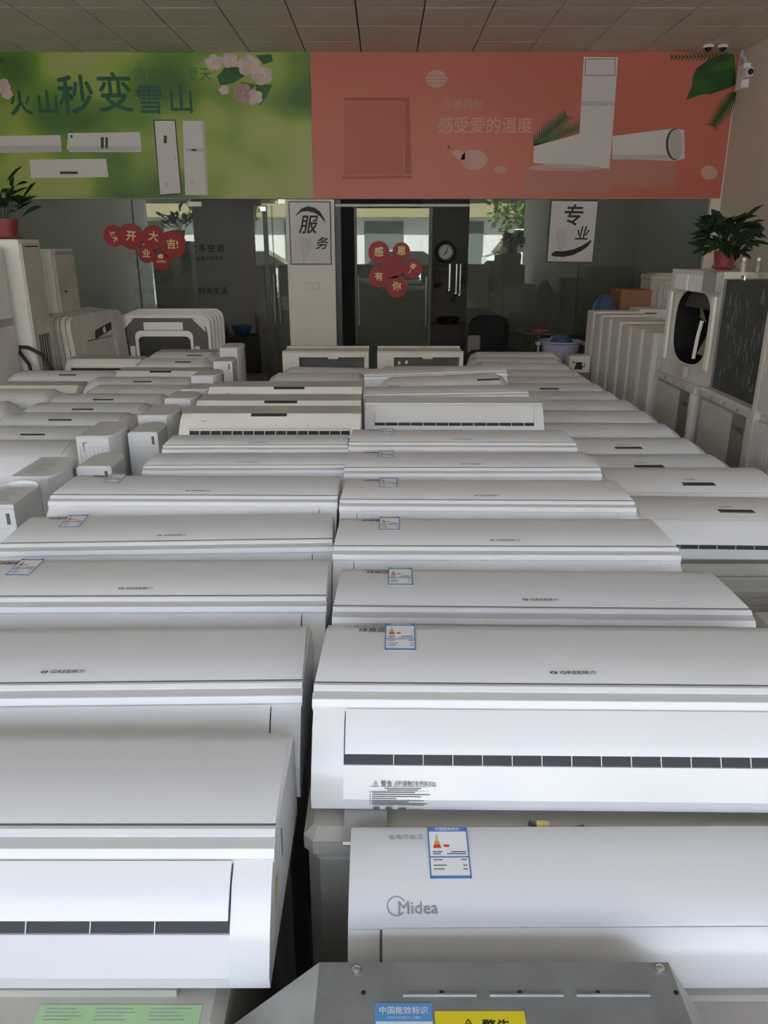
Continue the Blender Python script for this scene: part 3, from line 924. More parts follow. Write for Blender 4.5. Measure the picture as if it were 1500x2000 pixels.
obj('sleeve', MB().m(GREYL).tube([(-.035, 0, 0), (.05, -.002, 0)], .009), None, t, 40)
obj('end_cap', MB().m(FOAM).tube([(.045, -.002, 0), (.068, -.002, 0)], .0105), None, t, 40)
obj('end_cap', MB().m(FOAM).tube([(-.04, 0, -.004), (-.02, 0, -.004)], .0103), None, t, 40)

# sheet-metal blower housing in the very front
t = thing('blower_housing', 'grey galvanised sheet-metal housing with yellow warning label and blue energy label', 'housing', (.14, .53, 0))
zt = Z(-.86)
obj('top_plate', MB().m(GREYM).prism([(-.18, -.01), (-.18, 0), (.20, 0), (.20, -.01)], -.222, .22), None, t).location.z = zt
fl = MB().m(GREYL).loft([[(-.222, -.18, 0), (-.222, .2, 0), (-.35, .2, -.12), (-.35, -.18, -.12)], [(-.218, -.18, -.006), (-.218, .2, -.006), (-.346, .2, -.126), (-.346, -.18, -.126)]])
obj('side_flank', fl, None, t).location.z = zt
fl = MB().m(GREYL).loft([[(.22, -.18, 0), (.22, .2, 0), (.29, .2, -.12), (.29, -.18, -.12)], [(.216, -.18, -.006), (.216, .2, -.006), (.286, .2, -.126), (.286, -.18, -.126)]])
obj('side_flank', fl, None, t).location.z = zt
obj('body', MB().m(GREYM).loft([[(-.345, -.18, 0), (.285, -.18, 0), (.285, .195, 0), (-.345, .195, 0)], [(-.345, -.18, zt - .123), (.285, -.18, zt - .123), (.285, .195, zt - .123), (-.345, .195, zt - .123)], [(-.22, -.18, zt - .008), (.218, -.18, zt - .008), (.218, .195, zt - .008), (-.22, .195, zt - .008)]]), None, t)
rb = MB().m(GREYM)
for k in range(3):
    x0 = -.125 + k * .105
    rb.tube([(x0 + .008, .155, zt), (x0 + .097, .155, zt)], .0022, 6)
obj('pressed_groove', rb, None, t)
scm = MB().m(SCREW).lathe((0, 0, 0), [(.0058, 0), (.0055, .003), (.003, .0045), (.0005, .0047)], 10).mesh('screw', 40)
for x, y in ((-.175, .188), (.206, .19)):
    o = obj('screw', scm, None, t)
    o.location = (x, y, zt)
hm = MB().m(INK_K).lathe((0, 0, 0), [(.003, 0), (.003, .0012), (.0005, .0012)], 8).mesh('screw_hole')
for k in range(5):
    o = obj('screw_hole', hm, None, t)
    o.location = (-.165 + .095 * k, .158, zt)
o = obj('screw', scm, None, t)
o.location = (-.315, .17, zt - .086)
o.rotation_euler = (0, -.75, 0)
lb = obj('energy_label', MB().m(PAPER).box(-.151, -.083, 0, .144, zt, zt + .0006), None, t)
obj('label_header', MB().m(mat('label_sky', (.10, .34, .72), .5)).box(-.151, -.083, .121, .144, zt + .0006, zt + .0009).box(-.151, -.1495, 0, .121, zt + .0006, zt + .0009), None, lb)
text('lettering', '中国能效标识', .0098, PAPER, lb, (-.117, .134, zt + .0012), FLAT, bold=.02)
text('lettering', 'CHINA ENERGY LABEL', .0040, PAPER, lb, (-.117, .1255, zt + .0012), FLAT)
yl = obj('warning_label', MB().m(YELLOW).box(-.080, .026, .02, .134, zt, zt + .0007), None, t)
text('lettering', '⚠ 警告', .017, INK_K, yl, (-.022, .114, zt + .001), FLAT, bold=.02)
# ------------------------------------------------------------------ banners above the glass
TH = math.atan(525 / 1500)
CT, ST = math.cos(TH), math.sin(TH)


def wp_(u, v, Y):
    """measured photo point -> point on the wall plane at depth Y (x, z)"""
    yc = (1000 - v) / 1500
    k = Y / (CT + yc * ST)
    return ((u - 750) / 1500 * k, EYE + k * (-ST + yc * CT))


YBN = YB - .025
GB = banner_mat('green_banner_print', [(.30, (.045, .14, .012)), (.42, (.13, .25, .02)), (.52, (.30, .37, .06)), (.62, (.36, .38, .12)), (.75, (.34, .33, .17))], (1.15, 1, 1.5))
OB = banner_mat('coral_banner_print', [(.3, (.50, .125, .085)), (.7, (.58, .155, .105))], (.5, 1, .8))
gbn = tag(obj('banner', MB().m(GB).box(-4.75, -.802, YBN, YBN + .018, 2.135, 3.595)), 'green banner with dark green lettering, blossoms and pictured air conditioners', 'banner')
obn = tag(obj('banner', MB().m(OB).box(-.80, 3.835, YBN, YBN + .018, 2.135, 3.595)), 'coral red banner with white lettering, palm leaves and pictured air conditioners', 'banner')
PR_W = mat('print_white', (.62, .58, .56), .5)
PR_G = mat('print_pale_grey', (.46, .44, .44), .5)
PR_D = mat('print_dark', (.03, .03, .03), .5)
PR_T = mat('print_dark_green', (.004, .085, .045), .5)
PR_L = mat('print_leaf', (.02, .11, .015), .5, var=.5, scale=5)
PR_L2 = mat('print_leaf_mid', (.05, .16, .02), .5, var=.5, scale=5)
PR_P = mat('print_petal', (.62, .48, .44), .5, var=.25, scale=14)
PR_P2 = mat('print_petal_shade', (.42, .25, .24), .5, var=.2, scale=14)
PR_R = mat('print_podium', (.47, .19, .15), .5)
PR_RD = mat('print_coral_dark', (.38, .085, .058), .5)
PR_RL = mat('print_coral_light', (.55, .33, .28), .5)


def px_poly(b, pts, lay):
    b.poly([(wp_(u, v, YBN)[0], YBN - .0012 * lay, wp_(u, v, YBN)[1]) for u, v in pts])


def print_part(name, parent, items, label=None):
    b = MB()
    for m, pts, lay in items:
        b.m(m)
        px_poly(b, pts, lay)
    o = obj(name, b, None, parent)
    if label:
        o['label'] = label
    return o


def px_text(s, u, v, hpx, m, parent, **k):
    x, z = wp_(u, v, YBN)
    sz = hpx / 1500 * 8.5
    return text('lettering', s, sz, m, parent, (x, YBN - .003, z), **k)


for s, u, v, hp in (('火', 41, 205, 46), ('山', 94, 204, 46), ('秒', 149, 191, 72), ('变', 225, 187, 72), ('雪', 293, 199, 54), ('山', 354, 198, 52)):
    px_text(s, u, v, hp, PR_T, gbn, bold=.018)
px_text('凉爽整个夏天', 338, 147, 25, mat('print_mid_green', (.05, .14, .03), .5), gbn)


def rect(u0, v0, u1, v1):
    return [(u0, v0), (u1, v0), (u1, v1), (u0, v1)]


print_part('pictured_appliance', gbn, [(PR_W, [(-12, 266), (118, 264), (121, 297), (-12, 299)], 1), (PR_G, [(-12, 284), (120, 284), (121, 297), (-12, 299)], 2)], 'pale wall unit printed at the banner edge')
print_part('pictured_appliance', gbn, [(PR_W, [(133, 260), (273, 258), (277, 293), (275, 297), (136, 297), (131, 290)], 1), (PR_G, [(133, 286), (275, 285), (277, 293), (275, 295), (136, 295)], 2), (PR_D, rect(197, 268, 203, 290), 3), (PR_D, rect(206, 268, 211, 290), 3), (PR_D, rect(138, 264, 142, 269), 3)], 'wall unit printed with two dark bars')
print_part('pictured_appliance', gbn, [(PR_W, [(57, 312), (207, 310), (212, 346), (61, 348)], 1), (PR_D, rect(117, 335, 152, 340), 2)], 'wall unit printed with one dark display')
print_part('pictured_appliance', gbn, [(PR_D, [(299, 234), (343, 234), (356, 379), (312, 382)], 1), (PR_W, [(302, 236), (341, 236), (353, 377), (313, 380)], 2), (PR_D, rect(320, 265, 326, 280), 3), (PR_G, rect(323, 356, 329, 366), 3), (PR_G, rect(339, 305, 344, 312), 3)], 'floor-standing unit printed with dark outline')
print_part('pictured_appliance', gbn, [(PR_G, [(392, 236), (399, 236), (407, 380), (403, 382)], 1), (PR_W, [(357, 236), (393, 236), (403, 381), (362, 381)], 2), (PR_G, [(362, 290), (398, 290), (399, 296), (363, 296)], 3), (PR_D, rect(374, 291, 384, 295), 4), (PR_G, rect(373, 354, 378, 359), 3)], 'floor-standing unit printed with grey band')
fl_ = []
for (cx, cy, r, m) in ((418, 122, 17, PR_P), (448, 118, 16, PR_P), (486, 128, 22, PR_P), (512, 148, 20, PR_P), (475, 182, 20, PR_P2), (497, 190, 16, PR_P), (438, 176, 10, PR_P), (4, 168, 16, PR_P), (14, 184, 11, PR_P)):
    for k in range(5):
        a = k * 1.257 + cx
        ex, ey = cx + math.cos(a) * r * .55, cy + math.sin(a) * r * .5
        fl_.append((m, [(ex + math.cos(q) * r * .55, ey + math.sin(q) * r * .48) for q in [j * .785 for j in range(8)]], 3 + k * .2))
    fl_.append((ORANGE, [(cx + math.cos(q) * r * .14, cy + math.sin(q) * r * .14) for q in [j * 1.05 for j in range(6)]], 4.5))
fl_ = [(m, [(max(-8, u), max(104, v)) for u, v in p], l) for m, p, l in fl_]
print_part('pictured_blossoms', gbn, fl_, 'pale pink blossoms printed at the top edge')
print_part('pictured_leaves', gbn, [(PR_L, [(424, 150), (440, 131), (465, 132), (478, 148), (455, 163), (430, 166)], 2), (PR_L, [(500, 165), (532, 166), (520, 190), (508, 206), (500, 190)], 2), (PR_L, [(500, 108), (530, 106), (533, 120), (515, 126)], 2), (PR_L, [(468, 160), (500, 165), (490, 176)], 2), (PR_L2, [(0, 112), (10, 114), (8, 122), (0, 124)], 2)])

px_text('冷暖拥有', 903, 205, 20, mat('print_faint_coral', (.55, .27, .22), .5), obn)
px_text('感受爱的温度', 948, 247, 31, PR_RL, obn, bold=.006)
print_part('pictured_frame', obn, [(PR_RD, [(672, 190), (800, 190), (800, 197), (672, 197)], 1), (PR_RD, [(790, 197), (800, 197), (804, 340), (790, 340)], 1), (PR_RD, [(668, 345), (805, 343), (805, 348), (668, 350)], 1), (mat('print_coral_frame', (.47, .115, .076), .5), rect(672, 200, 788, 342), 1)])
print_part('pictured_globe', obn, [(PR_RL, [(852 + 21 * math.cos(q), 154 + 17 * math.sin(q)) for q in [j * .35 for j in range(18)]], 1)] + [(PR_R, rect(833, v, 872, v + 2), 2) for v in (147, 154, 162)])
print_part('pictured_vase', obn, [(PR_RL, [(926 + 26 * math.cos(q), 312 + 20 * math.sin(q)) for q in [j * .35 for j in range(18)]], 1), (PR_RL, [(882, 297), (892, 293), (908, 298), (908, 312), (895, 312)], 1)])
for cu_, cv_, ra, rb_ in ((978, 332, 13, 8), (1385, 337, 17, 14)):
    print_part('pictured_ball', obn, [(PR_RL, [(cu_ + ra * math.cos(q), cv_ + rb_ * math.sin(q)) for q in [j * .5 for j in range(12)]], 1)])
print_part('pictured_bird', obn, [(PR_D, [(874, 283), (877, 284), (878, 290), (875, 290)], 1)])
print_part('pictured_podium', obn, [(PR_R, [(1022, 330), (1050, 322), (1180, 322), (1194, 328), (1190, 378), (1024, 374)], 1), (PR_RL, [(1028, 328), (1060, 321), (1180, 322), (1192, 328), (1150, 334), (1060, 334)], 2), (PR_R, [(1193, 313), (1320, 314), (1316, 365), (1190, 366)], 3)])
print_part('pictured_appliance', obn, [(PR_W, [(1140, 111), (1207, 112), (1196, 262), (1190, 330), (1128, 320)], 4), (PR_D, [(1143, 115), (1202, 115), (1201, 148), (1142, 148)], 5), (PR_W, [(1144, 116), (1201, 116), (1200, 147), (1143, 147)], 6), (PR_G, [(1135, 198), (1200, 198), (1200, 207), (1134, 207)], 5)], 'floor-standing unit printed white with grey band')
print_part('pictured_appliance', obn, [(PR_W, [(1043, 286), (1130, 262), (1160, 262), (1158, 327), (1120, 328), (1041, 318)], 5), (PR_G, [(1041, 318), (1150, 322), (1158, 327), (1120, 329)], 6)], 'angular wall unit printed white')
print_part('pictured_appliance', obn, [(PR_W, [(1196, 266), (1315, 251), (1336, 254), (1337, 310), (1320, 314), (1195, 311)], 5), (PR_G, [(1195, 302), (1305, 303), (1316, 312), (1195, 312)], 6), (PR_D, [(1317 + 17 * math.cos(q), 282 + 31 * math.sin(q)) for q in [j * .35 for j in range(18)]], 7), (PR_G, [(1319 + 15 * math.cos(q), 282 + 29 * math.sin(q)) for q in [j * .35 for j in range(18)]], 8)], 'round-ended wall unit printed in perspective')


def frond(u0, v0, u1, v1, L, n, m, lay):
    it = []
    du, dv = u1 - u0, v1 - v0
    d = math.hypot(du, dv)
    ax, ay = du / d, dv / d
    it.append((m, [(u0 - ay, v0 + ax), (u1, v1), (u0 + ay, v0 - ax)], lay))
    for i in range(n):
        f = (i + .5) / n
        cx, cy = u0 + du * f, v0 + dv * f
        ll = L * 1.15 * (1 - .45 * f) * (.6 + min(1, 3 * f) * .4)
        for s in (-1, 1):
            ex, ey = cx + ax * ll * .6 - ay * s * ll * .8, cy + ay * ll * .6 + ax * s * ll * .8
            it.append((m, [(cx - ax * 2.6, cy - ay * 2.6), (cx + ax * 2.6, cy + ay * 2.6), (ex, ey)], lay))
    return it


print_part('pictured_palm', obn, frond(1042, 284, 1106, 226, 30, 17, PR_L, 1) + frond(1046, 284, 1136, 244, 26, 17, PR_L2, 2), 'dark green palm fronds printed beside the podium')
print_part('pictured_palm', obn, [(PR_L, [(1434, 106), (1418, 104), (1385, 115), (1360, 134), (1352, 152), (1352, 165), (1340, 195), (1372, 184), (1388, 184), (1405, 178), (1425, 172), (1437, 164)], 3), (PR_L2, [(1434, 118), (1400, 124), (1362, 148), (1400, 140), (1435, 130)], 4)] + frond(1437, 180, 1392, 245, 26, 16, PR_L, 2) + frond(1428, 108, 1310, 112, 15, 16, PR_L2, 1)[:40], 'large green leaf printed at the banner corner')

# small ceiling domes and wall box in the right corner
for x, nm in ((3.38, 'left'), (3.53, 'right')):
    t = thing('dome_camera', 'small white dome camera under the ceiling, %s' % ('farther from the side wall' if nm == 'left' else 'nearer the side wall'), 'camera', (x, 9.15, ZC - .004))
    obj('base', MB().m(FOAM).lathe((0, 0, 0), [(.05, 0), (.055, -.012), (.05, -.025)], 18), None, t, 40)
    obj('dome', MB().m(BLACK).lathe((0, 0, -.025), [(.036, 0), (.032, -.018), (.018, -.032), (.002, -.036)], 16), None, t, 60)
t = thing('wall_camera', 'white bullet camera bracket in the corner beside the coral banner', 'camera', (3.80, 9.30, 3.30))
obj('mount_plate', MB().m(FOAM).box(-.02, .06, -.14, .02, -.10, .14, .01), None, t)
obj('conduit', MB().m(FOAM).tube([(.03, .08, .295), (.03, .06, .24), (.03, -.02, .2), (.02, -.08, .14)], .016), None, t, 40)
obj('housing', MB().m(FOAM).box(-.05, .03, -.30, -.10, -.02, .07, .012), None, t)
obj('lens', MB().m(BLACK).disc((-.01, -.30, .025), .03, 'y', 14, .006), None, t)

# ------------------------------------------------------------------ framed calligraphy, switch, clock, red stickers
YP = YB - .08


def calligraphy(label, u0, v0, u1, v1, Y, skew, chars, sweep, cols):
    x0, z1 = wp_(u0, v0, Y)
    x1, z0 = wp_(u1, v1, Y)
    w, h_ = (x1 - x0), (z1 - z0)
    t = thing('framed_calligraphy', label, 'picture', ((x0 + x1) / 2, Y, z0), (0, skew * D2R, 0))
    obj('frame', MB().m(DARKF).box(-w / 2, w / 2, 0, .02, 0, h_), None, t)
    p = obj('paper', MB().m(mat('art_paper', (.66, .62, .61), .6)).box(-w / 2 + .012, w / 2 - .012, -.003, .004, .012, h_ - .012), None, t)
    for s, fx, fz, sz, sh in chars:
        text('lettering', s, sz * w, INK_K, p, ((fx - .5) * w, -.005, fz * h_), bold=.02, shear=sh)
    b = MB().m(INK_K)
    n = len(sweep)
    for i in range(n - 1):
        (ax, az, aw), (bx, bz, bw) = sweep[i], sweep[i + 1]
        for k in range(3):
            o1, o2 = aw * (k - 1) * .38, bw * (k - 1) * .38
            b.quad(((ax - .5) * w, -.0045, az * h_ + o1 - aw * .2), ((bx - .5) * w, -.0045, bz * h_ + o2 - bw * .2), ((bx - .5) * w, -.0045, bz * h_ + o2 + bw * .2), ((ax - .5) * w, -.0045, az * h_ + o1 + aw * .2))
    obj('brush_sweep', b, None, p)
    b = MB().m(INK_L)
    for i in range(cols[2]):
        fx = cols[0] + i * .055
        L = .26 + .07 * ((i * 3) % 4)
        for k in range(int(L * 60)):
            b.box((fx - .5) * w, (fx - .5 + .018) * w, -.0042, -.004, (cols[1] - (k + 1) * .0155) * h_, (cols[1] - k * .0155 - .005) * h_)
    obj('small_writing', b, None, p)
    return t


calligraphy('framed black brush calligraphy with arched stroke, on the pillar', 563, 393, 648, 517, YP, 0, [('服', .44, .62, .44, .2), ('务', .76, .33, .30, .25)],
            [(.17, .78, .01), (.30, .86, .03), (.45, .885, .045), (.62, .86, .05), (.75, .80, .045), (.85, .70, .03), (.87, .58, .012)], (.26, .45, 5))
calligraphy('framed black brush calligraphy with low sweeping stroke, hung on the glass', 1075, 391, 1158, 513, YB + .02, .6, [('专', .46, .74, .44, .2), ('业', .70, .46, .30, .2)],
            [(.10, .13, .02), (.16, .14, .05), (.36, .14, .055), (.55, .17, .055), (.72, .23, .05), (.85, .30, .045), (.92, .36, .02)], (.18, .56, 4))
t = thing('wall_switch', 'white double wall switch on the pillar below the calligraphy', 'switch', (-.84, YB - .062, 1.13))
obj('plate', MB().m(CARTON_W).box(-.085, .085, -.012, 0, 0, .085, .004), None, t)
for x in (-.038, .038):
    obj('rocker', MB().m(FOAM).box(x - .03, x + .03, -.017, -.010, .015, .07), None, t)
x, z = wp_(870, 492, 10.58)
t = thing('wall_clock', 'round black-rimmed wall clock on the dark wall inside the doorway', 'clock', (x, 10.585, z))
obj('rim', MB().m(BLACK).lathe((0, 0, 0), [(.135, 0), (.138, .03), (.12, .045), (.09, .04), (.09, .02)], 30), None, t, 40).rotation_euler = (math.pi / 2, 0, 0)
obj('dial', MB().m(CARTON_W).disc((0, -.022, 0), .092, 'y', 30, .004), None, t)
obj('hand', MB().m(INK_K).slab([(-.006, -.03), (.006, -.03), (.035, .06), (.028, .064)], -.030, -.028), None, t)
obj('hand', MB().m(INK_K).slab([(.0, .0), (-.004, .006), (-.028, -.045), (-.022, -.05)], -.032, -.030), None, t)
b = MB().m(INK_K)
for k in range(12):
    a = k * math.pi / 6
    b.disc((math.sin(a) * .076, -.0265, math.cos(a) * .076), .006, 'y', 6, .001)
obj('hour_marks', b, None, t)
x, z = wp_(878, 528, 10.58)
t = thing('utensil_rack', 'dark wall rack with hanging kitchen tools below the clock', 'rack', (x, 10.59, z))
obj('rail', MB().m(BLACK).box(-.20, .22, -.03, 0, 0, .035), None, t)
for k, (dx, L, m) in enumerate(((-.17, .17, BLACK), (-.12, .16, BLACK), (.0, .24, STEEL), (.05, .34, BLACK), (.09, .28, STEEL), (.14, .30, STEEL), (.18, .12, BLACK))):
    bb = MB().m(m).box(dx - .008, dx + .008, -.05, -.04, -L, .08)
    bb.lathe((dx, -.045, -L), [(.002, -.05), (.03, -.03), (.032, 0), (.01, .02)], 10, 1, .4)
    obj('utensil', bb, None, t, 40)

YS = YG - .012
for (u, v, r, s, sz, rot, door, lab) in [
    (222, 461, 20, '上大', 11, 70, 0, 'red round sticker with sideways small characters, on the left glass'),
    (256, 462, 24, '开', 20, 6, 0, 'red round sticker with the big character for open, on the left glass'),
    (300, 463, 22, '大', 20, 10, 0, 'red round sticker with the big character for great, on the left glass'),
    (337, 478, 26, '吉!', 19, 0, 0, 'red round sticker with the character for luck and an exclamation mark, on the left glass'),
    (286, 496, 17, '业', 17, 4, 0, 'red round sticker with the character for trade, on the left glass'),
    (315, 511, 17, 'OPEN', 7, 0, 0, 'small red round sticker reading OPEN on the left glass'),
    (740, 493, 21, '感', 19, 0, 1, 'red round sticker with the character for feeling, on the sliding door'),
    (784, 491, 17, '恩', 18, 3, 1, 'red round sticker with the character for kindness, on the sliding door'),
    (740, 541, 20, '有', 17, 0, 1, 'red round sticker with the character for have, on the sliding door'),
    (775, 560, 21, '你', 18, 0, 1, 'red round sticker with the character for you, on the sliding door'),
    (805, 525, 19, '一路', 11, -60, 1, 'red round sticker with slanted small characters on the sliding door'),
    (768, 522, 21, '', 0, 0, 1, 'plain red round sticker amid the lettered ones on the sliding door'),
]:
    Y = YG - .054 if door else YS
    x, z = wp_(u, v, Y)
    k = 8.95 / 1500
    yy = Y - .0012 * (sum(map(ord, s)) % 5)
    t = thing('round_sticker', lab, 'sticker', (x, yy, z))
    obj('disc', MB().m(STRED).disc((0, 0, 0), r * k, 'y', 28, .001), None, t)
    if s:
        text('lettering', s, sz * k, STGOLD, t, (0, -.002, 0), (0, rot * D2R, 0), bold=.03)
    if s == 'OPEN':
        obj('cup_mark', MB().m(STGOLD).poly([(-.03, -.002, .035), (.025, -.002, .035), (.03, -.002, .075), (0, -.002, .09), (-.035, -.002, .07)]), None, t)

# logo wall of the office
YW = 12.0
lg = obj('wall_lettering', MB().m(INK_K).box(-3.9, -3.899, YW - .002, YW, 1, 1.001))
tag(lg, 'dark cut lettering and mosaic ring on the office wall behind glass', 'lettering')
for s, u, v, hp, sp in (('二手空调', 404, 486, 15, 1.35), ('专业放心的平台', 405, 505, 8, 1.2), ('感受春风魅力', 303, 569, 14.5, 1.0), ('演绎时尚生活', 402, 569, 14.5, 1.0)):
    x, z = wp_(u, v, YW)
    text('lettering', s, hp / 1500 * 11.4, INK_K, lg, (x, YW - .003, z), bold=.012, spacing=sp)
b = MB().m(mat('mosaic_blue', (.035, .05, .065), .5))
cx, cz = wp_(312, 497, YW)
for i in range(-12, 13):
    for j in range(-11, 12):
        r = math.hypot(i, j * 1.08)
        if 6 < r < 11.5 and (j < 1 or i < -3) and ((i * 7 + j * 13) % 5) < (4 if r > 8 else 2):
            b.box(cx + i * .042, cx + i * .042 + .034, YW - .004, YW, cz + j * .042, cz + j * .042 + .034)
obj('mosaic_ring', b, None, lg)
# ------------------------------------------------------------------ right side
# seven slim white cabinets in a row
for i in range(7):
    y = 5.80 + .29 * i
    t = thing('slim_cabinet', ('slim white cabinet unit with a dark side slot, next to the open fan casing' if i == 0 else 'slim white cabinet unit in the row, %s from the one by the fan casing' % ORD[i]), 'cabinet', (2.0, y, 0), (0, 0, (0, .5, -.4, .3, 0, .6, 0)[i] * D2R), 'slim white cabinets in a row')
    hh = 1.02 - .004 * (i % 3) + (.0 if i < 5 else .012)
    obj('body', MB().m(CARTON_W).box(0, .44, .035, .23, 0, hh, .008), None, t)
    f = MB().m(CREAM).box(0, .04, 0, .035, 0, hh).box(.40, .44, 0, .035, 0, hh).box(.04, .40, 0, .035, hh - .10, hh).box(.04, .40, 0, .035, 0, .08)
    obj('front_frame', f, None, t)
    obj('front_panel', MB().m(FOAM).box(.045, .37, .008, .03, .08, hh - .102), None, t)
    obj('slot', MB().m(BLACK).box(.372, .399, .02, .036, .15, hh - .12), None, t)


def side_unit(label, y0, y1, x, top):
    """outdoor unit whose front looks to -x; local +x runs towards the shop front"""
    t = thing('outdoor_unit', label, 'outdoor unit', (x, (y0 + y1) / 2, 0), (0, 0, -math.pi / 2), 'large outdoor units along the right wall')
    w = (y1 - y0) / 2
    obj('cabinet', MB().m(BEIGE_D).box(-w, w, 0, .36, .03, top - .03, .012), None, t)
    obj('lid', MB().m(BEIGE_L).box(-w - .006, w + .006, -.014, .37, top - .06, top, .01), None, t)
    for dx in (-.5, 0, .5):
        obj('screw', cached('scr2', lambda: MB().m(INK).disc((0, -.014, 0), .006, 'y', 8, .003).mesh('screw')), None, t).location = (dx * w, 0, top - .035)
    obj('face_panel', MB().m(BEIGE_L).box(-w + .02, w * .30, -.006, .004, .06, top - .075), None, t)
    lp = obj('logo_panel', MB().m(mat('grey_beige_panel', (.27, .25, .22), .55)).box(w * .32, w - .085, -.008, .004, .06, top - .065), None, t)
    g = text('brand_lettering', 'GREE', .036, INK_K, lp, (w * .62, -.0095, top - .14), bold=.02)
    e = obj('emblem', cached('embk', lambda: emblem(.016)), None, g)
    e.rotation_euler = (math.pi / 2, 0, 0)
    e.location = (-.072, 0, 0)
    obj('corner_post', MB().m(BEIGE_L).tube([(w - .04, .02, .03), (w - .04, .02, top - .05)], .042, 12), None, t, 40)
    return t


side_unit('large beige outdoor unit carrying the scratched dark coil', 4.08, 4.80, 2.0, .80)
side_unit('large beige outdoor unit carrying the open fan casing', 4.90, 5.62, 2.0, .785)


def lattice_unit(label, y0, y1, z0, z1):
    t = thing('outdoor_unit', label, 'outdoor unit', (1.96, (y0 + y1) / 2, z0), (0, 0, -math.pi / 2))
    w, hh = (y1 - y0) / 2, z1 - z0
    obj('cabinet', MB().m(BEIGE_L).box(-w, w, .03, .34, 0, hh, .01), None, t)
    obj('coil', MB().m(FIN).box(-w + .02, w - .02, .018, .031, .02, hh - .04), None, t)
    b = MB().m(BEIGE_L)
    for i in range(32):
        x = -w + .02 + (2 * w - .04) * i / 31
        b.box(x - .0035, x + .0035, 0, .008, .02, hh - .03)
    n = int(hh / .024)
    for i in range(n):
        z = .03 + (hh - .07) * i / (n - 1)
        b.box(-w + .015, w - .015, .006, .014, z - .003, z + .003)
    obj('grille', b, None, t)
    obj('edge_post', MB().m(BEIGE_L).box(-w - .004, -w + .03, -.004, .35, 0, hh), None, t)
    return t


lattice_unit('beige outdoor unit with lattice grille, standing on the floor', 3.30, 4.03, 0, .80)
lattice_unit('beige outdoor unit with lattice grille, stacked on top of another', 3.30, 4.03, .80, 1.33)

# open fan casing
t = thing('fan_casing', 'open beige fan casing without its cover, black oval opening and bare fan', 'fan casing', (2.03, 5.17, .785), (-4 * D2R * 0, 0, -math.pi / 2 + .10), None)
w, hh = .34, .70
b = MB().m(BEIGE_L)
n = 32
def sq(k, ww, h0, h1):
    a = 2 * math.pi * k / n
    c, s = math.cos(a), math.sin(a)
    q = 1 / max(abs(c), abs(s))
    return (c * q * ww, (h0 + h1) / 2 + s * q * (h1 - h0) / 2)
outer = [sq(k, w, .0, hh) for k in range(n)]
inner = [((.235 * math.copysign(abs(math.cos(2 * math.pi * k / n)) ** .7, math.cos(2 * math.pi * k / n)) - .02), .34 + .235 * math.copysign(abs(math.sin(2 * math.pi * k / n)) ** .7, math.sin(2 * math.pi * k / n))) for k in range(n)]
b.loft([[(x, 0, z) for x, z in inner], [(x, -.02, z) for x, z in outer], [(x, .30, z) for x, z in outer], [(x, .30, z) for x, z in inner]], cap=False)
obj('housing', b, None, t, 30)
obj('fan_well', MB().m(BLACK).loft([[(x, .002, z) for x, z in inner], [(x * .96, .26, .34 + (z - .34) * .96) for x, z in inner]], cap=False), None, t)
obj('back_plate', MB().m(FIN).box(-.25, .22, .26, .27, .10, .58), None, t)
obj('guard_glass', MB().m(FIN).poly([(x, .05, z) for x, z in inner[2:15]]), None, t)
fb = MB().m(mat('fan_blade', (.36, .31, .20), .5))
for k in range(3):
    a = .5 + k * 2.09
    fb.loft([[(.05 * math.cos(a) - .02, .12, .34 + .05 * math.sin(a)), (.2 * math.cos(a - .35) - .02, .10, .34 + .2 * math.sin(a - .35)), (.21 * math.cos(a + .35) - .02, .16, .34 + .21 * math.sin(a + .35))],
             [(.05 * math.cos(a) - .02, .126, .34 + .05 * math.sin(a)), (.2 * math.cos(a - .35) - .02, .106, .34 + .2 * math.sin(a - .35)), (.21 * math.cos(a + .35) - .02, .166, .34 + .21 * math.sin(a + .35))]])
obj('fan', fb, None, t)
for x0, x1 in ((-.22, -.04), (-.02, .16)):
    obj('connector_box', MB().m(FOAM).box(x0, x1, -.055, -.01, .57, .68, .008), None, t)
obj('control_box', MB().m(GREYL).box(.17, .33, -.06, -.02, .58, .70), None, t)
obj('copper_pipe', MB().m(FOAM).tube([(.17, -.03, .40), (.16, -.04, .30), (.14, -.04, .16)], .012), None, t, 40)
for x in (-.30, .29):
    obj('edge_rail', MB().m(CREAM).box(x - .025, x + .025, -.04, -.018, .10, .56, .006), None, t)
obj('mount_bracket', MB().m(CREAM_D).box(-.06, .06, -.05, -.015, .02, .10, .006), None, t)

# scratched coil block
t = thing('condenser_coil', 'dark scratched condenser coil block standing on the large outdoor unit', 'coil', (2.05, 4.43, .80), (0, 0, -math.pi / 2))
obj('coil_block', MB().m(FIN).box(-.36, .33, 0, .30, 0, .645), None, t)
obj('end_plate', MB().m(GREYM).box(-.375, -.36, -.006, .31, 0, .65), None, t)
obj('end_plate', MB().m(GREYM).box(.33, .345, -.006, .31, 0, .65), None, t)
b = MB().m(mat('bent_fin', (.55, .57, .57), .35, metal=.5))
rr = random.Random(3)
for k in range(75):
    x, z, L = rr.uniform(-.3, .3), rr.uniform(.05, .58), rr.uniform(.02, .08)
    d = rr.uniform(-.25, .25) * L
    ww = rr.uniform(.003, .006)
    b.quad((x, -.0015, z), (x + ww, -.0015, z), (x + ww + d, -.0015, z + L), (x + d, -.0015, z + L))
o = obj('bent_fins', b, None, t)
o['kind'] = 'stuff'
obj('coil_bend', MB().m(STEEL).tube([(-.30, .06, .645), (-.30, .06, .665), (-.26, .06, .665), (-.26, .06, .645)], .006), None, t)

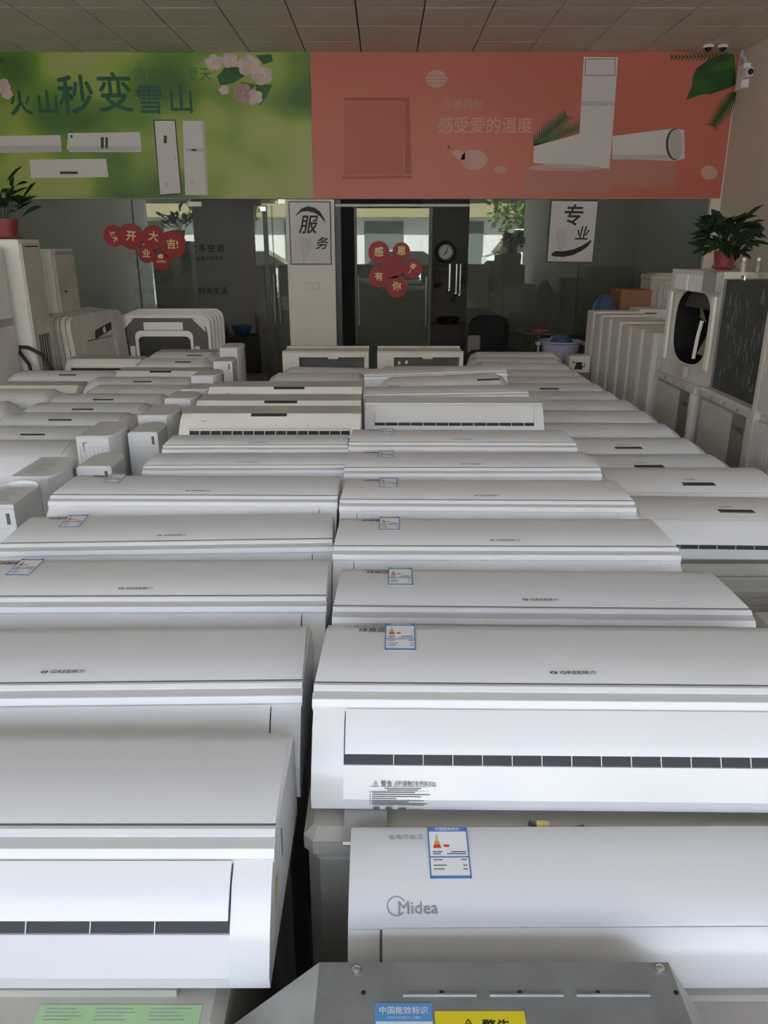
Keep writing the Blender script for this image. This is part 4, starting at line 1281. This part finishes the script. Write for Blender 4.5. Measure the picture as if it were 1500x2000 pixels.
# things on top
def foliage(parent, n, rad, h0, h1, L, m, seed, name='leaf'):
    rr = random.Random(seed)
    me = MB().m(m).poly([(0, 0, 0), (L * .18, L * .35, .01), (L * .16, L * .65, .005), (0, L, -.02)]).poly([(0, 0, 0), (0, L, -.02), (-L * .16, L * .65, .005), (-L * .18, L * .35, .01)]).mesh(name)
    for k in range(n):
        o = obj(name, me, None, parent)
        a = rr.uniform(0, 2 * math.pi)
        r = rad * math.sqrt(rr.random())
        o.location = (math.cos(a) * r, math.sin(a) * r * .8, rr.uniform(h0, h1) - r * .25)
        o.rotation_euler = (rr.uniform(-.5, .9), rr.uniform(-.5, .5), a - math.pi / 2)
        s = rr.uniform(.7, 1.2)
        o.scale = (s, s, s)


def potted(label, loc, s, seed, n=46):
    t = thing('potted_plant', label, 'plant', loc)
    obj('pot', MB().m(POT).lathe((0, 0, 0), [(.07 * s, 0), (.095 * s, .14 * s), (.10 * s, .14 * s), (.10 * s, .155 * s), (.088 * s, .155 * s), (.085 * s, .13 * s)], 22), None, t, 40)
    obj('soil', MB().m(SOIL).disc((0, 0, .128 * s), .086 * s, 'z', 18, .004), None, t)
    obj('saucer', MB().m(POT).lathe((0, 0, 0), [(.06 * s, 0), (.105 * s, .012), (.10 * s, .022), (.06 * s, .02)], 20), None, t, 40)
    for k in range(5):
        a = k * 1.3
        obj('stem', MB().m(LEAF).tube([(math.cos(a) * .02 * s, math.sin(a) * .02 * s, .13 * s), (math.cos(a) * .08 * s, math.sin(a) * .07 * s, .30 * s)], .005), None, t)
    foliage(t, n, .17 * s, .18 * s, .46 * s, .19 * s, LEAF, seed)
    return t


potted('leafy green plant in a red pot on top of the open fan casing', (2.20, 5.22, 1.49), .72, 5, 130)
t = thing('parts_tray', 'shallow pale tray of fittings on top of the coil block', 'tray', (2.28, 4.42, 1.465))
obj('tray', MB().m(CREAM_D).box(-.13, .16, -.24, .2, 0, .03), None, t)
obj('fitting', MB().m(FOAM).box(-.05, .12, -.12, .02, .03, .12, .01), None, t)
obj('fitting', MB().m(CARTON_W).box(-.04, .06, .05, .18, .03, .09, .01), None, t)
obj('wire_stand', MB().m(BLACK).tube([(-.1, -.16, .03), (-.1, -.16, .15), (.05, -.16, .15), (.13, -.16, .14)], .006), None, t)
for k, (x, y) in enumerate(((2.17, 4.87), (2.24, 4.83))):
    t = thing('spray_bottle', ('clear small bottle with white cap beside the coil block', 'grey small bottle with white cap beside the coil block')[k], 'bottle', (x, y, 1.485))
    obj('bottle_body', MB().m((GREYL, GREYM)[k]).lathe((0, 0, 0), [(.018, 0), (.019, .045), (.010, .06), (.008, .066)], 14), None, t, 40)
    obj('cap', MB().m(FOAM).lathe((0, 0, .064), [(.010, 0), (.010, .018), (.004, .02)], 12), None, t, 40)

# back right corner: outdoor units, cartons
t = outdoor('pale beige outdoor unit with vertical ribs, in the corner behind the cartons', 2.72, 3.40, 8.15, 8.50, 1.36, m=CREAM_D)
for k in range(4):
    obj('rib', MB().m(CREAM_D).box(-.27 + .16 * k, -.21 + .16 * k, -.20, -.17, .4, 1.28, .01), None, t)


def carton(label, x0, x1, y0, y1, z0, z1, m, rot=0, printed=None):
    t = thing('carton', label, 'box', ((x0 + x1) / 2, (y0 + y1) / 2, z0), (0, 0, rot * D2R))
    w, d, hh = (x1 - x0) / 2, (y1 - y0) / 2, z1 - z0
    obj('carton_body', MB().m(m).box(-w, w, -d, d, 0, hh), None, t)
    obj('top_flap', MB().m(m).box(-w, -.004, -d, d, hh, hh + .004).box(.004, w, -d, d, hh, hh + .004), None, t)
    if printed == 'kettle':
        b = MB().m(INK_K)
        b.slab([(-.045, .03), (.035, .03), (.025, .10), (-.03, .10)], -d - .001, -d).slab([(.03, .045), (.06, .06), (.05, .1), (.045, .1), (.05, .065), (.03, .055)], -d - .001, -d).slab([(-.045, .09), (-.07, .10), (-.07, .105), (-.04, .105)], -d - .001, -d)
        obj('printed_kettle', b, None, t)
    if printed == 'text':
        text('lettering', '空调配件', .055, INK_K, t, (0, -d - .002, hh * .45), bold=.02)
        obj('printed_line', MB().m(INK_K).box(-w * .6, w * .3, -d - .001, -d, hh * .82, hh * .87), None, t)
    return t


carton('large plain carton at the bottom of the corner pile', 2.46, 2.70, 7.62, 7.98, 0, .42, CARTON)
carton('second plain carton in the corner pile, under the white lettered one', 2.46, 2.70, 7.62, 7.98, .426, .83, CARTON)
carton('white carton with dark lettering on the corner pile', 2.46, 2.72, 7.62, 7.95, .836, 1.045, CARTON_W, 0, 'text')
carton('plain carton behind the white lettered one, at the bottom', 2.36, 2.70, 8.05, 8.40, 0, .50, CARTON)
carton('plain carton behind the white lettered one, in the middle', 2.36, 2.70, 8.05, 8.40, .506, .99, CARTON)
carton('reddish brown carton on top of the corner pile', 2.38, 2.70, 8.05, 8.38, .996, 1.20, CARTON, 4)
t = thing('plastic_bag', 'crumpled blue plastic bag slumped beside the brown carton', 'bag', (2.22, 7.98, 0))
rr = random.Random(4)
obj('bag_body', MB().m(PBLUE).lathe((0, 0, 0), [(.10, 0), (.12, .5), (.10, .85), (.13, 1.0), (.09, 1.10), (.04, 1.16), (.01, 1.17)], 11), None, t)
carton('white carton printed with a kettle, past the end of the right column', 1.78, 1.98, 7.45, 7.60, .47, .625, CARTON_W, 0, 'kettle')
carton('plain brown carton under the kettle carton', 1.72, 1.98, 7.42, 7.64, 0, .464, CARTON)
t = thing('stool', 'small dark stool carrying the lavender tub', 'stool', (1.82, 8.12, 0))
obj('seat', MB().m(BROWN).box(-.17, .17, -.15, .15, .45, .485), None, t)
for sx in (-1, 1):
    for s2 in (-1, 1):
        obj('leg', MB().m(BROWN).box(sx * .14 - .018, sx * .14 + .018, s2 * .12 - .018, s2 * .12 + .018, 0, .45), None, t)
t = thing('wash_tub', 'lavender round plastic tub with rim handles beside the table', 'tub', (1.83, 8.10, .486))
obj('basin', MB().m(TUB).lathe((0, 0, 0), [(.155, 0), (.20, .19), (.222, .20), (.222, .215), (.20, .212), (.19, .19), (.15, .02), (.001, .02)], 28), None, t, 40)
for s in (-1, 1):
    obj('rim_handle', MB().m(TUB).box(s * .235 - .022, s * .235 + .022, -.05, .05, .17, .2), None, t)
obj('bag_liner', MB().m(PBLUE).lathe((0, 0, .1), [(.12, 0), (.13, .10), (.10, .15), (.03, .17), (.001, .16)], 9), None, t)
t = thing('side_table', 'small glass-topped table with thin dark pedestal beside the chair', 'table', (1.88, 8.93, 0))
obj('table_top', MB().m(mat('table_glass', (.12, .14, .13), .08)).disc((0, 0, .70), .36, 'z', 30, .012), None, t)
obj('pedestal', MB().m(BLACK).lathe((0, 0, 0), [(.2, 0), (.19, .02), (.03, .04), (.025, .68), (.12, .70)], 16), None, t, 40)
t = thing('remote_pile', 'red and black remote controls piled on the glass table', 'remote control', (1.76, 8.80, .712))
obj('remote', MB().m(POT).box(-.10, .08, -.03, .02, 0, .03, .006), None, t)
obj('remote', MB().m(BLACK).box(-.22, -.08, -.02, .03, 0, .025, .006), None, t)
obj('remote', MB().m(BROWN).box(-.04, .04, -.05, 0, .03, .075, .008), None, t)
t = thing('mop', 'mop with bright steel handle and dark head leaning by the table', 'mop', (1.68, 8.45, 0))
obj('handle', MB().m(STEEL).tube([(0, 0, .05), (.0, .02, .62)], .016), None, t, 40)
obj('grip', MB().m(BROWN).tube([(0, .02, .60), (0, .025, .74)], .024), None, t, 40)
obj('mop_head', MB().m(JACKET).lathe((0, 0, 0), [(.10, 0), (.09, .05), (.03, .09)], 12), None, t, 40)
t = thing('office_chair', 'office chair draped with a black jacket near the glass wall', 'chair', (1.20, 8.85, 0))
obj('seat', MB().m(JACKET).box(-.23, .23, -.22, .22, .42, .50, .03), None, t)
bk = MB().m(JACKET)
bk.loft([[(math.cos(a) * rx, .16 + math.sin(a) * ry, z) for a in [2 * math.pi * k / 16 for k in range(16)]] for z, rx, ry in ((.44, .20, .05), (.52, .235, .075), (.64, .235, .085), (.76, .235, .08), (.84, .19, .07), (.875, .12, .04))])
obj('jacket_back', bk, None, t, 60)
obj('scarf', MB().m(PLAID).box(-.245, -.10, .04, .09, .46, .66, .02), None, t)
obj('post', MB().m(BLACK).tube([(0, 0, .08), (0, 0, .42)], .03), None, t, 40)
for k in range(5):
    a = k * 1.257
    lg_ = obj('leg', MB().m(BLACK).tube([(0, 0, .09), (math.cos(a) * .26, math.sin(a) * .26, .05)], .018), None, t)
    obj('caster', MB().m(BLACK).lathe((math.cos(a) * .26, math.sin(a) * .26, 0), [(.01, 0), (.028, .012), (.028, .04), (.01, .052)], 10), None, lg_)

# ------------------------------------------------------------------ back: two ducted units on outdoor units
for k, (xc, lab) in enumerate(((-.475, 'beige ducted air conditioner with plain dark coil, in front of the pillar'), (.295, 'beige ducted air conditioner with scuffed dark coil, in front of the sliding door'))):
    t = thing('ducted_unit', lab, 'air conditioner', (xc, 6.30, .54), group='ducted units before the doors')
    b = MB().m(BEIGE_L)
    b.box(-.35, .35, .30, .34, 0, .27).box(-.35, -.215, 0, .30, 0, .27).box(.315, .35, 0, .30, 0, .27).box(-.215, .315, 0, .30, .235, .27).box(-.215, .315, 0, .30, 0, .03)
    obj('casing', b, None, t)
    obj('coil', MB().m(FIN).box(-.215, .315, .06, .07, .03, .235), None, t)
    obj('centre_tab', MB().m(BEIGE_L).box(.02, .10, -.004, .02, .222, .24), None, t)
    obj('top_rail', MB().m(CREAM_D).box(-.35, .35, 0, .02, .27, .285).box(-.35, .35, .32, .34, .27, .285), None, t)
    if k:
        for dx, dz in ((-.18, .17), (-.12, .175), (.26, .12), (.29, .09)):
            obj('scuff', MB().m(FOAM).box(dx, dx + .02, .056, .06, dz, dz + .025), None, t)
    outdoor('beige outdoor unit underneath the ducted unit with %s coil' % ('plain dark', 'scuffed')[k], xc - .34, xc + .34, 6.30, 6.63, .538, 'outdoor units under the rows')

# ------------------------------------------------------------------ left side
def tower(label, x0, x1, y0, y1, hh, style):
    t = thing('floor_air_conditioner', label, 'air conditioner', ((x0 + x1) / 2, y0, 0), group='floor-standing air conditioners')
    w, d = (x1 - x0) / 2, y1 - y0
    obj('cabinet', MB().m(CREAM).box(-w, w, 0, d, 0, hh, .008), None, t)
    if style == 0:
        obj('side_panel', MB().m(BEIGE_L).box(w - .002, w + .012, .02, d - .04, .03, hh - .03), None, t)
        obj('air_inlet', MB().m(BLACK).box(w + .010, w + .0135, .10, .30, .48, .92), None, t)
        for k in range(4):
            obj('slat', MB().m(BEIGE_D).box(w + .011, w + .016, .12 + k * .048, .138 + k * .048, .48, .92), None, t)
        obj('top_slot', MB().m(INK_K).box(w + .010, w + .0135, .08, d - .08, hh - .06, hh - .05), None, t)
    elif style == 1:
        obj('front_door', MB().m(FOAM).box(-w + .004, w - .05, -.012, .004, .03, hh - .01), None, t)
        obj('side_panel', MB().m(BEIGE_L).box(w - .002, w + .014, .06, d - .02, .62, hh - .06), None, t)
        obj('control_strip', MB().m(mat('brown_display', (.10, .07, .055), .3)).box(w + .012, w + .017, .10, d - .06, .72, .80), None, t)
        obj('top_vent', MB().m(BEIGE_D).box(w + .010, w + .016, .08, d - .04, hh - .05, hh - .02), None, t)
        obj('lock', MB().m(BLACK).box(w + .013, w + .018, .18, .23, 1.22, 1.235), None, t)
    else:
        obj('seam', MB().m(BEIGE_D).box(w - .002, w + .003, 0, d, 1.02, 1.08), None, t)
        obj('lock', MB().m(BROWN).box(w, w + .006, .02, .07, 1.03, 1.07), None, t)
    return t


tower('cream floor-standing air conditioner with dark slatted side inlet', -3.34, -2.92, 6.50, 6.90, 1.68, 0)
tower('pale floor-standing air conditioner with white door and brown display, behind the slatted one', -3.24, -2.975, 7.22, 7.75, 1.60, 1)
tower('cream floor-standing air conditioner beside the folded trolley, nearest the shop front', -3.45, -3.02, 6.02, 6.42, 1.62, 2)
potted('dark leafy plant in a red pot on the slatted floor-standing unit', (-3.10, 6.72, 1.682), 1.0, 9, 46)

t = thing('hand_trolley', 'folded black hand trolley with bent tube handle', 'trolley', (-2.80, 6.42, 0))
obj('handle', MB().m(RUBBER).tube([(-.06, 0, .10), (-.14, -.01, .70), (-.20, -.015, .80), (-.19, -.02, .845), (-.12, -.02, .84), (-.02, -.01, .78), (.06, 0, .62), (.08, 0, .10)], .016), None, t, 50)
obj('back_plate', MB().m(RUBBER).slab([(-.11, .50), (.05, .52), (.04, .66), (-.10, .64)], -.015, .01), None, t)
obj('platform', MB().m(RUBBER).box(-.14, .40, -.06, .03, .07, .10, .01), None, t)
obj('folded_arm', MB().m(RUBBER).tube([(.06, 0, .60), (.16, .0, .63), (.28, .0, .60)], .014), None, t, 50)
for x in (-.12, .36):
    obj('wheel', MB().m(RUBBER).lathe((0, 0, 0), [(.01, -.012), (.035, -.012), (.035, .012), (.01, .012)], 14), None, t, 40).location = (x, -.01, .035)
for o in t.children:
    if o.name.startswith('wheel'):
        o.rotation_euler = (math.pi / 2, 0, 0)


def rounded(w, z0, z1, r, n=5):
    pts = []
    for (cx, cz, a0) in ((w - r, z1 - r, 0), (-w + r, z1 - r, 90), (-w + r, z0 + r, 180), (w - r, z0 + r, 270)):
        for k in range(n):
            a = (a0 + 90 * k / (n - 1)) * D2R
            pts.append((cx + math.cos(a) * r, cz + math.sin(a) * r))
    return pts


def cassette(label, loc, rotz, lean, hh=.95, w=.475, inner=True, m=FOAM, detail=False, group=None):
    t = thing('cassette_panel', label, 'cassette panel', loc, (lean * D2R, 0, rotz * D2R), group)
    o_ = rounded(w, 0, hh, .09)
    i_ = rounded(w * .56, hh * .22, hh * .78, .05)
    b = MB().m(m)
    b.loft([[(x, .0, z) for x, z in i_], [(x, 0, z) for x, z in o_], [(x, .012, z) for x, z in rounded(w + .004, -.0, hh + .004, .09)], [(x, .045, z) for x, z in o_], [(x, .045, z) for x, z in i_], [(x, 0, z) for x, z in i_]], cap=False)
    obj('panel_frame', b, None, t, 30)
    if detail:
        b = MB().m(mat('grey_foam', (.13, .125, .12), .8))
        o2 = rounded(w - .03, .03, hh - .03, .16)
        i2 = rounded(w * .56, hh * .22, hh * .78, .05)
        b.loft([[(x, -.004, z) for x, z in i2], [(x, -.004, z) for x, z in o2], [(x, .002, z) for x, z in o2]], cap=False)
        obj('gasket', b, None, t)
        obj('fan_mesh', MB().m(BLACK).box(-w * .57, w * .57, .02, .03, hh * .2, hh * .8), None, t)
        obj('louvre', MB().m(FOAM).box(-.20, .20, -.016, -.004, hh - .15, hh - .07, .006), None, t)
        obj('rim', MB().m(CREAM).loft([[(x, -.010, z) for x, z in rounded(w * .62, hh * .16, hh * .84, .06)], [(x, -.010, z) for x, z in i2], [(x, 0, z) for x, z in i2]], cap=False), None, t)
        for s in (-1, 1):
            obj('corner_piece', MB().m(FOAM).slab([(s * .40, hh - .04), (s * .30, hh - .04), (s * .43, hh - .17)], -.008, -.003), None, t)
            obj('bracket', MB().m(FOAM).box(s * .33 - .025, s * .33 + .025, -.014, -.004, hh * .5, hh * .68), None, t)
    else:
        obj('inlet_grille', MB().m(m).box(-w * .55, w * .55, .01, .03, hh * .23, hh * .77), None, t)
    return t


for k in range(5):
    cassette(('white cassette panel seen from inside with dark gasket, front of the stack' if k == 0 else 'white cassette panel in the upright stack, %s behind the gasketed one' % ORD[k - 1]), (-2.24 + .022 * k, 7.97 + .062 * k, .0), 0, -1.0, .965 + .010 * k, detail=(k == 0), group='upright stack of cassette panels')
for k in range(6):
    o = cassette('dusty beige cassette panel leaning, outermost with a torn opening' if k == 0 else 'dusty beige cassette panel leaning, %s behind the torn one' % ORD[k - 1], (-2.64 - .062 * k, 7.44 + .012 * k, .0), 80, -4 + .5 * k, 1.03 + .004 * k, m=(CREAM_D, BEIGE_L)[k % 2] if k else BEIGE_L, group='leaning cassette panels')
    if k == 0:
        b = MB().m(BROWN).slab([(-.10, .80), (.22, .86), (.23, .93), (-.08, .88)], -.004, .004)
        obj('torn_opening', b, None, o)
        obj('torn_piece', MB().m(FOAM).slab([(.06, .84), (.10, .85), (.09, .90), (.05, .88)], -.012, -.003), None, o)
        obj('side_vent', MB().m(CREAM).box(-.40, -.33, -.012, .0, .30, .66), None, o)

# office furniture behind the left doorway
t = thing('low_cabinet', 'long black low cabinet inside the left doorway', 'cabinet', (-2.0, 10.35, 0))
obj('cabinet_body', MB().m(BLACK).box(-.85, .85, 0, .42, 0, .46), None, t)
obj('cabinet_top', MB().m(BLACK).box(-.87, .87, -.02, .44, .46, .485), None, t)
for k, (x, s, lab) in enumerate(((-2.42, .8, 'small tan soft toy on the low cabinet, by the door edge'), (-2.18, 1.0, 'larger tan soft toy sitting on the low cabinet'), (-1.62, 1.15, 'heap-like brown soft toy on the low cabinet'))):
    t = thing('soft_toy', lab, 'toy', (x, 10.55, .486))
    obj('toy_body', MB().m(PLUSH).lathe((0, 0, 0), [(.06 * s, 0), (.095 * s, .05 * s), (.08 * s, .12 * s), (.03 * s, .15 * s)], 14), None, t, 60)
    obj('toy_head', MB().m(PLUSH).lathe((-.03 * s, -.03 * s, .12 * s), [(.01 * s, 0), (.055 * s, .02 * s), (.06 * s, .06 * s), (.03 * s, .095 * s), (.005 * s, .10 * s)], 14), None, t, 60)
    for q in (-1, 1):
        obj('ear', MB().m(PLUSH).lathe((-.03 * s + q * .045 * s, -.03 * s, .19 * s), [(.006 * s, 0), (.02 * s, .015 * s), (.014 * s, .035 * s), (.002 * s, .04 * s)], 8), None, t, 60)
t = thing('basin', 'blue plastic basin on the low cabinet between the soft toys', 'basin', (-1.90, 10.52, .486))
obj('bowl', MB().m(mat('basin_blue', (.03, .08, .22), .4)).lathe((0, 0, 0), [(.09, 0), (.14, .12), (.15, .125), (.13, .12), (.08, .01), (.001, .01)], 20), None, t, 40)
t = thing('storage_chest', 'dark red chest in the office behind the left glass', 'chest', (-3.30, 11.2, 0))
obj('chest_body', MB().m(BROWN).box(-.22, .22, 0, .4, 0, .72), None, t)
obj('chest_lid', MB().m(mat('lid_dark_red', (.12, .03, .03), .5)).box(-.24, .24, -.02, .42, .72, .80), None, t)
t = thing('armchair', 'black upholstered armchair in the office behind the left glass', 'chair', (-4.25, 10.9, 0))
obj('seat', MB().m(JACKET).box(-.33, .33, -.3, .26, 0, .45, .04), None, t)
obj('backrest', MB().m(JACKET).box(-.35, .35, .25, .45, .4, .98, .05), None, t)
for s in (-1, 1):
    obj('armrest', MB().m(JACKET).box(s * .40 - .07, s * .40 + .07, -.3, .4, 0, .62, .04), None, t)
t = thing('cooker', 'dark cooker with pans in the kitchen corner inside the doorway', 'cooker', (.82, 10.2, 0))
obj('cooker_body', MB().m(BLACK).box(-.25, .28, 0, .36, 0, .62), None, t)
obj('cloth_cover', MB().m(mat('dark_cloth', (.07, .055, .055), .9)).box(-.26, .29, -.012, .37, .40, .65, .02), None, t)
obj('pan', MB().m(BLACK).lathe((.02, .16, .65), [(.12, 0), (.15, .08), (.14, .085), (.001, .02)], 18), None, t, 40)

# unseen outdoor units added behind the camera to shade the nearest air conditioners
for i in range(9):
    outdoor('added light-blocking outdoor unit at the shop front, %s from the bare side wall' % ORD[i], 3.62 - .92 * i - .82, 3.62 - .92 * i, -1.95, -1.58, 1.14, 'added light-blocking units along the shop front', m=BEIGE_D)

# ------------------------------------------------------------------ the street behind the camera (seen mirrored in the glass)
PAVE = mat('pavement', (.38, .38, .385), .8, var=.1, scale=2)
ROAD = mat('concrete_road', (.30, .30, .30), .85, var=.2, scale=1)
struct('ground', MB().box(-60, 60, -11, YF - .1, -.2, -.02), PAVE)
struct('road', MB().box(-60, 60, -17, -11, -.25, -.1), ROAD)
struct('ground_far', MB().box(-60, 60, -60, -17, -.2, -.02), PAVE)
FAC = mat('facade_plaster', (.67, .65, .62), .85, var=.15, scale=.6)
FAC2 = mat('facade_brown', (.34, .28, .23), .85, var=.15, scale=.6)
t = thing('apartment_building', 'pale apartment building with balconies across the street, mirrored in the glass', 'building', (0, -27, 0))
obj('wall', MB().m(FAC).box(-30, 30, -8, 0, -.1, 9.6), None, t)
obj('awning', MB().m(mat('shop_sign', (.30, .24, .13), .6)).box(-30, 30, 0, .8, 3.0, 3.7), None, t)
wm = MB().m(DISPLAY).box(-.8, .8, -.05, .06, 0, 1.6).mesh('window')
bm_ = MB().m(FAC2).box(-1.5, 1.5, 0, 1.0, 0, .15)
for k in range(13):
    bm_.box(-1.45 + k * .24, -1.41 + k * .24, .92, .98, .15, 1.0)
bm_.box(-1.5, 1.5, .9, 1.0, 1.0, 1.08)
bm_ = bm_.mesh('balcony')
sm = MB().m(mat('shop_dark', (.12, .14, .13), .2)).box(-1.1, 1.1, -.05, .05, 0, 2.8).mesh('shop_window')
for i in range(13):
    o = obj('shop_window', sm, None, t)
    o.location = (-27 + i * 4.5, 0, 0)
    for j in range(2):
        o = obj('window', wm, None, t)
        o.location = (-28 + i * 4.5, 0, 4.8 + j * 3.0)
        o = obj('balcony', bm_, None, t)
        o.location = (-25.6 + i * 4.5, 0, 4.0 + j * 3.0)
SL = mat('street_leaf', (.10, .17, .035), .6, var=.4, scale=2)
for k, (x, y, hh, lab) in enumerate(((-13.5, -19, 6.0, 'leafy street tree across the road, farther from the lamp post'), (-7.2, -18.5, 5.0, 'leafy street tree across the road, beside the lamp post'), (6.5, -19, 5.5, 'leafy street tree across the road, behind the white van'))):
    t = thing('street_tree', lab, 'tree', (x, y, -.02))
    obj('trunk', MB().m(BROWN).tube([(0, 0, 0), (.05, 0, hh * .5), (0, .05, hh * .8)], .12), None, t, 40)
    rr = random.Random(k)
    b = MB().m(SL)
    for q in range(900):
        v = Vector((rr.gauss(0, 1), rr.gauss(0, 1), rr.gauss(0, 1))).normalized() * (rr.random() ** .4)
        c = Vector((v.x * hh * .34, v.y * hh * .34, hh * .66 + v.z * hh * .34))
        a = Vector((rr.uniform(-1, 1), rr.uniform(-1, 1), rr.uniform(-1, 1))) * .16
        d = Vector((rr.uniform(-1, 1), rr.uniform(-1, 1), rr.uniform(-1, 1))) * .16
        b.poly([c - a, c + d, c + a, c - d])
    obj('crown', b, None, t)['kind'] = 'stuff'
t = thing('street_lamp', 'white street lamp post beside the trees, mirrored in the glass', 'lamp post', (-3.6, -17.6, 0))
obj('post', MB().m(FOAM).tube([(0, 0, 0), (0, 0, 5.5), (.3, .3, 5.9), (1.2, 1.2, 6.1)], .07), None, t, 40)
obj('lamp_head', MB().m(FOAM).box(.9, 1.6, .9, 1.5, 6.05, 6.2), None, t)
for k, (x, y, cc, lab) in enumerate(((-4.2, -8.2, (.6, .6, .6), 'silver parked car on the pavement outside'), (1.0, -8.6, (.75, .75, .75), 'white parked car on the pavement outside'), (6.0, -12.4, (.8, .8, .8), 'white van parked at the kerb outside'))):
    t = thing('parked_car', lab, 'car', (x, y, -.02))
    cmx = mat('car_paint_%s' % 'abc'[k], cc, .2, coat=.8)
    hh = 1.0 if k < 2 else 1.5
    b = MB().m(cmx)
    b.loft([[(px, s * yy, pz * hh) for px, pz in ((-2.1, .3), (-2.1, .78), (-1.5, .9), (1.2, .9), (2.1, .72), (2.15, .3))] for s, yy in ((-1, .85), (1, .85))])
    obj('car_body', b, None, t)
    g = MB().m(DISPLAY).loft([[(px, s * .80, pz * hh) for px, pz in ((-1.75, .88), (-1.1, 1.42), (.3, 1.42), (1.2, .88))] for s in (-1, 1)])
    obj('cabin', g, None, t)
    obj('roof', MB().m(cmx).box(-1.1, .3, -.78, .78, 1.40 * hh, 1.45 * hh), None, t)
    for wx in (-1.3, 1.35):
        for s in (-1, 1):
            obj('wheel', MB().m(RUBBER).disc((wx, s * .86 + .06, .32), .32, 'y', 18, .14), None, t)

bpy.context.view_layer.update()
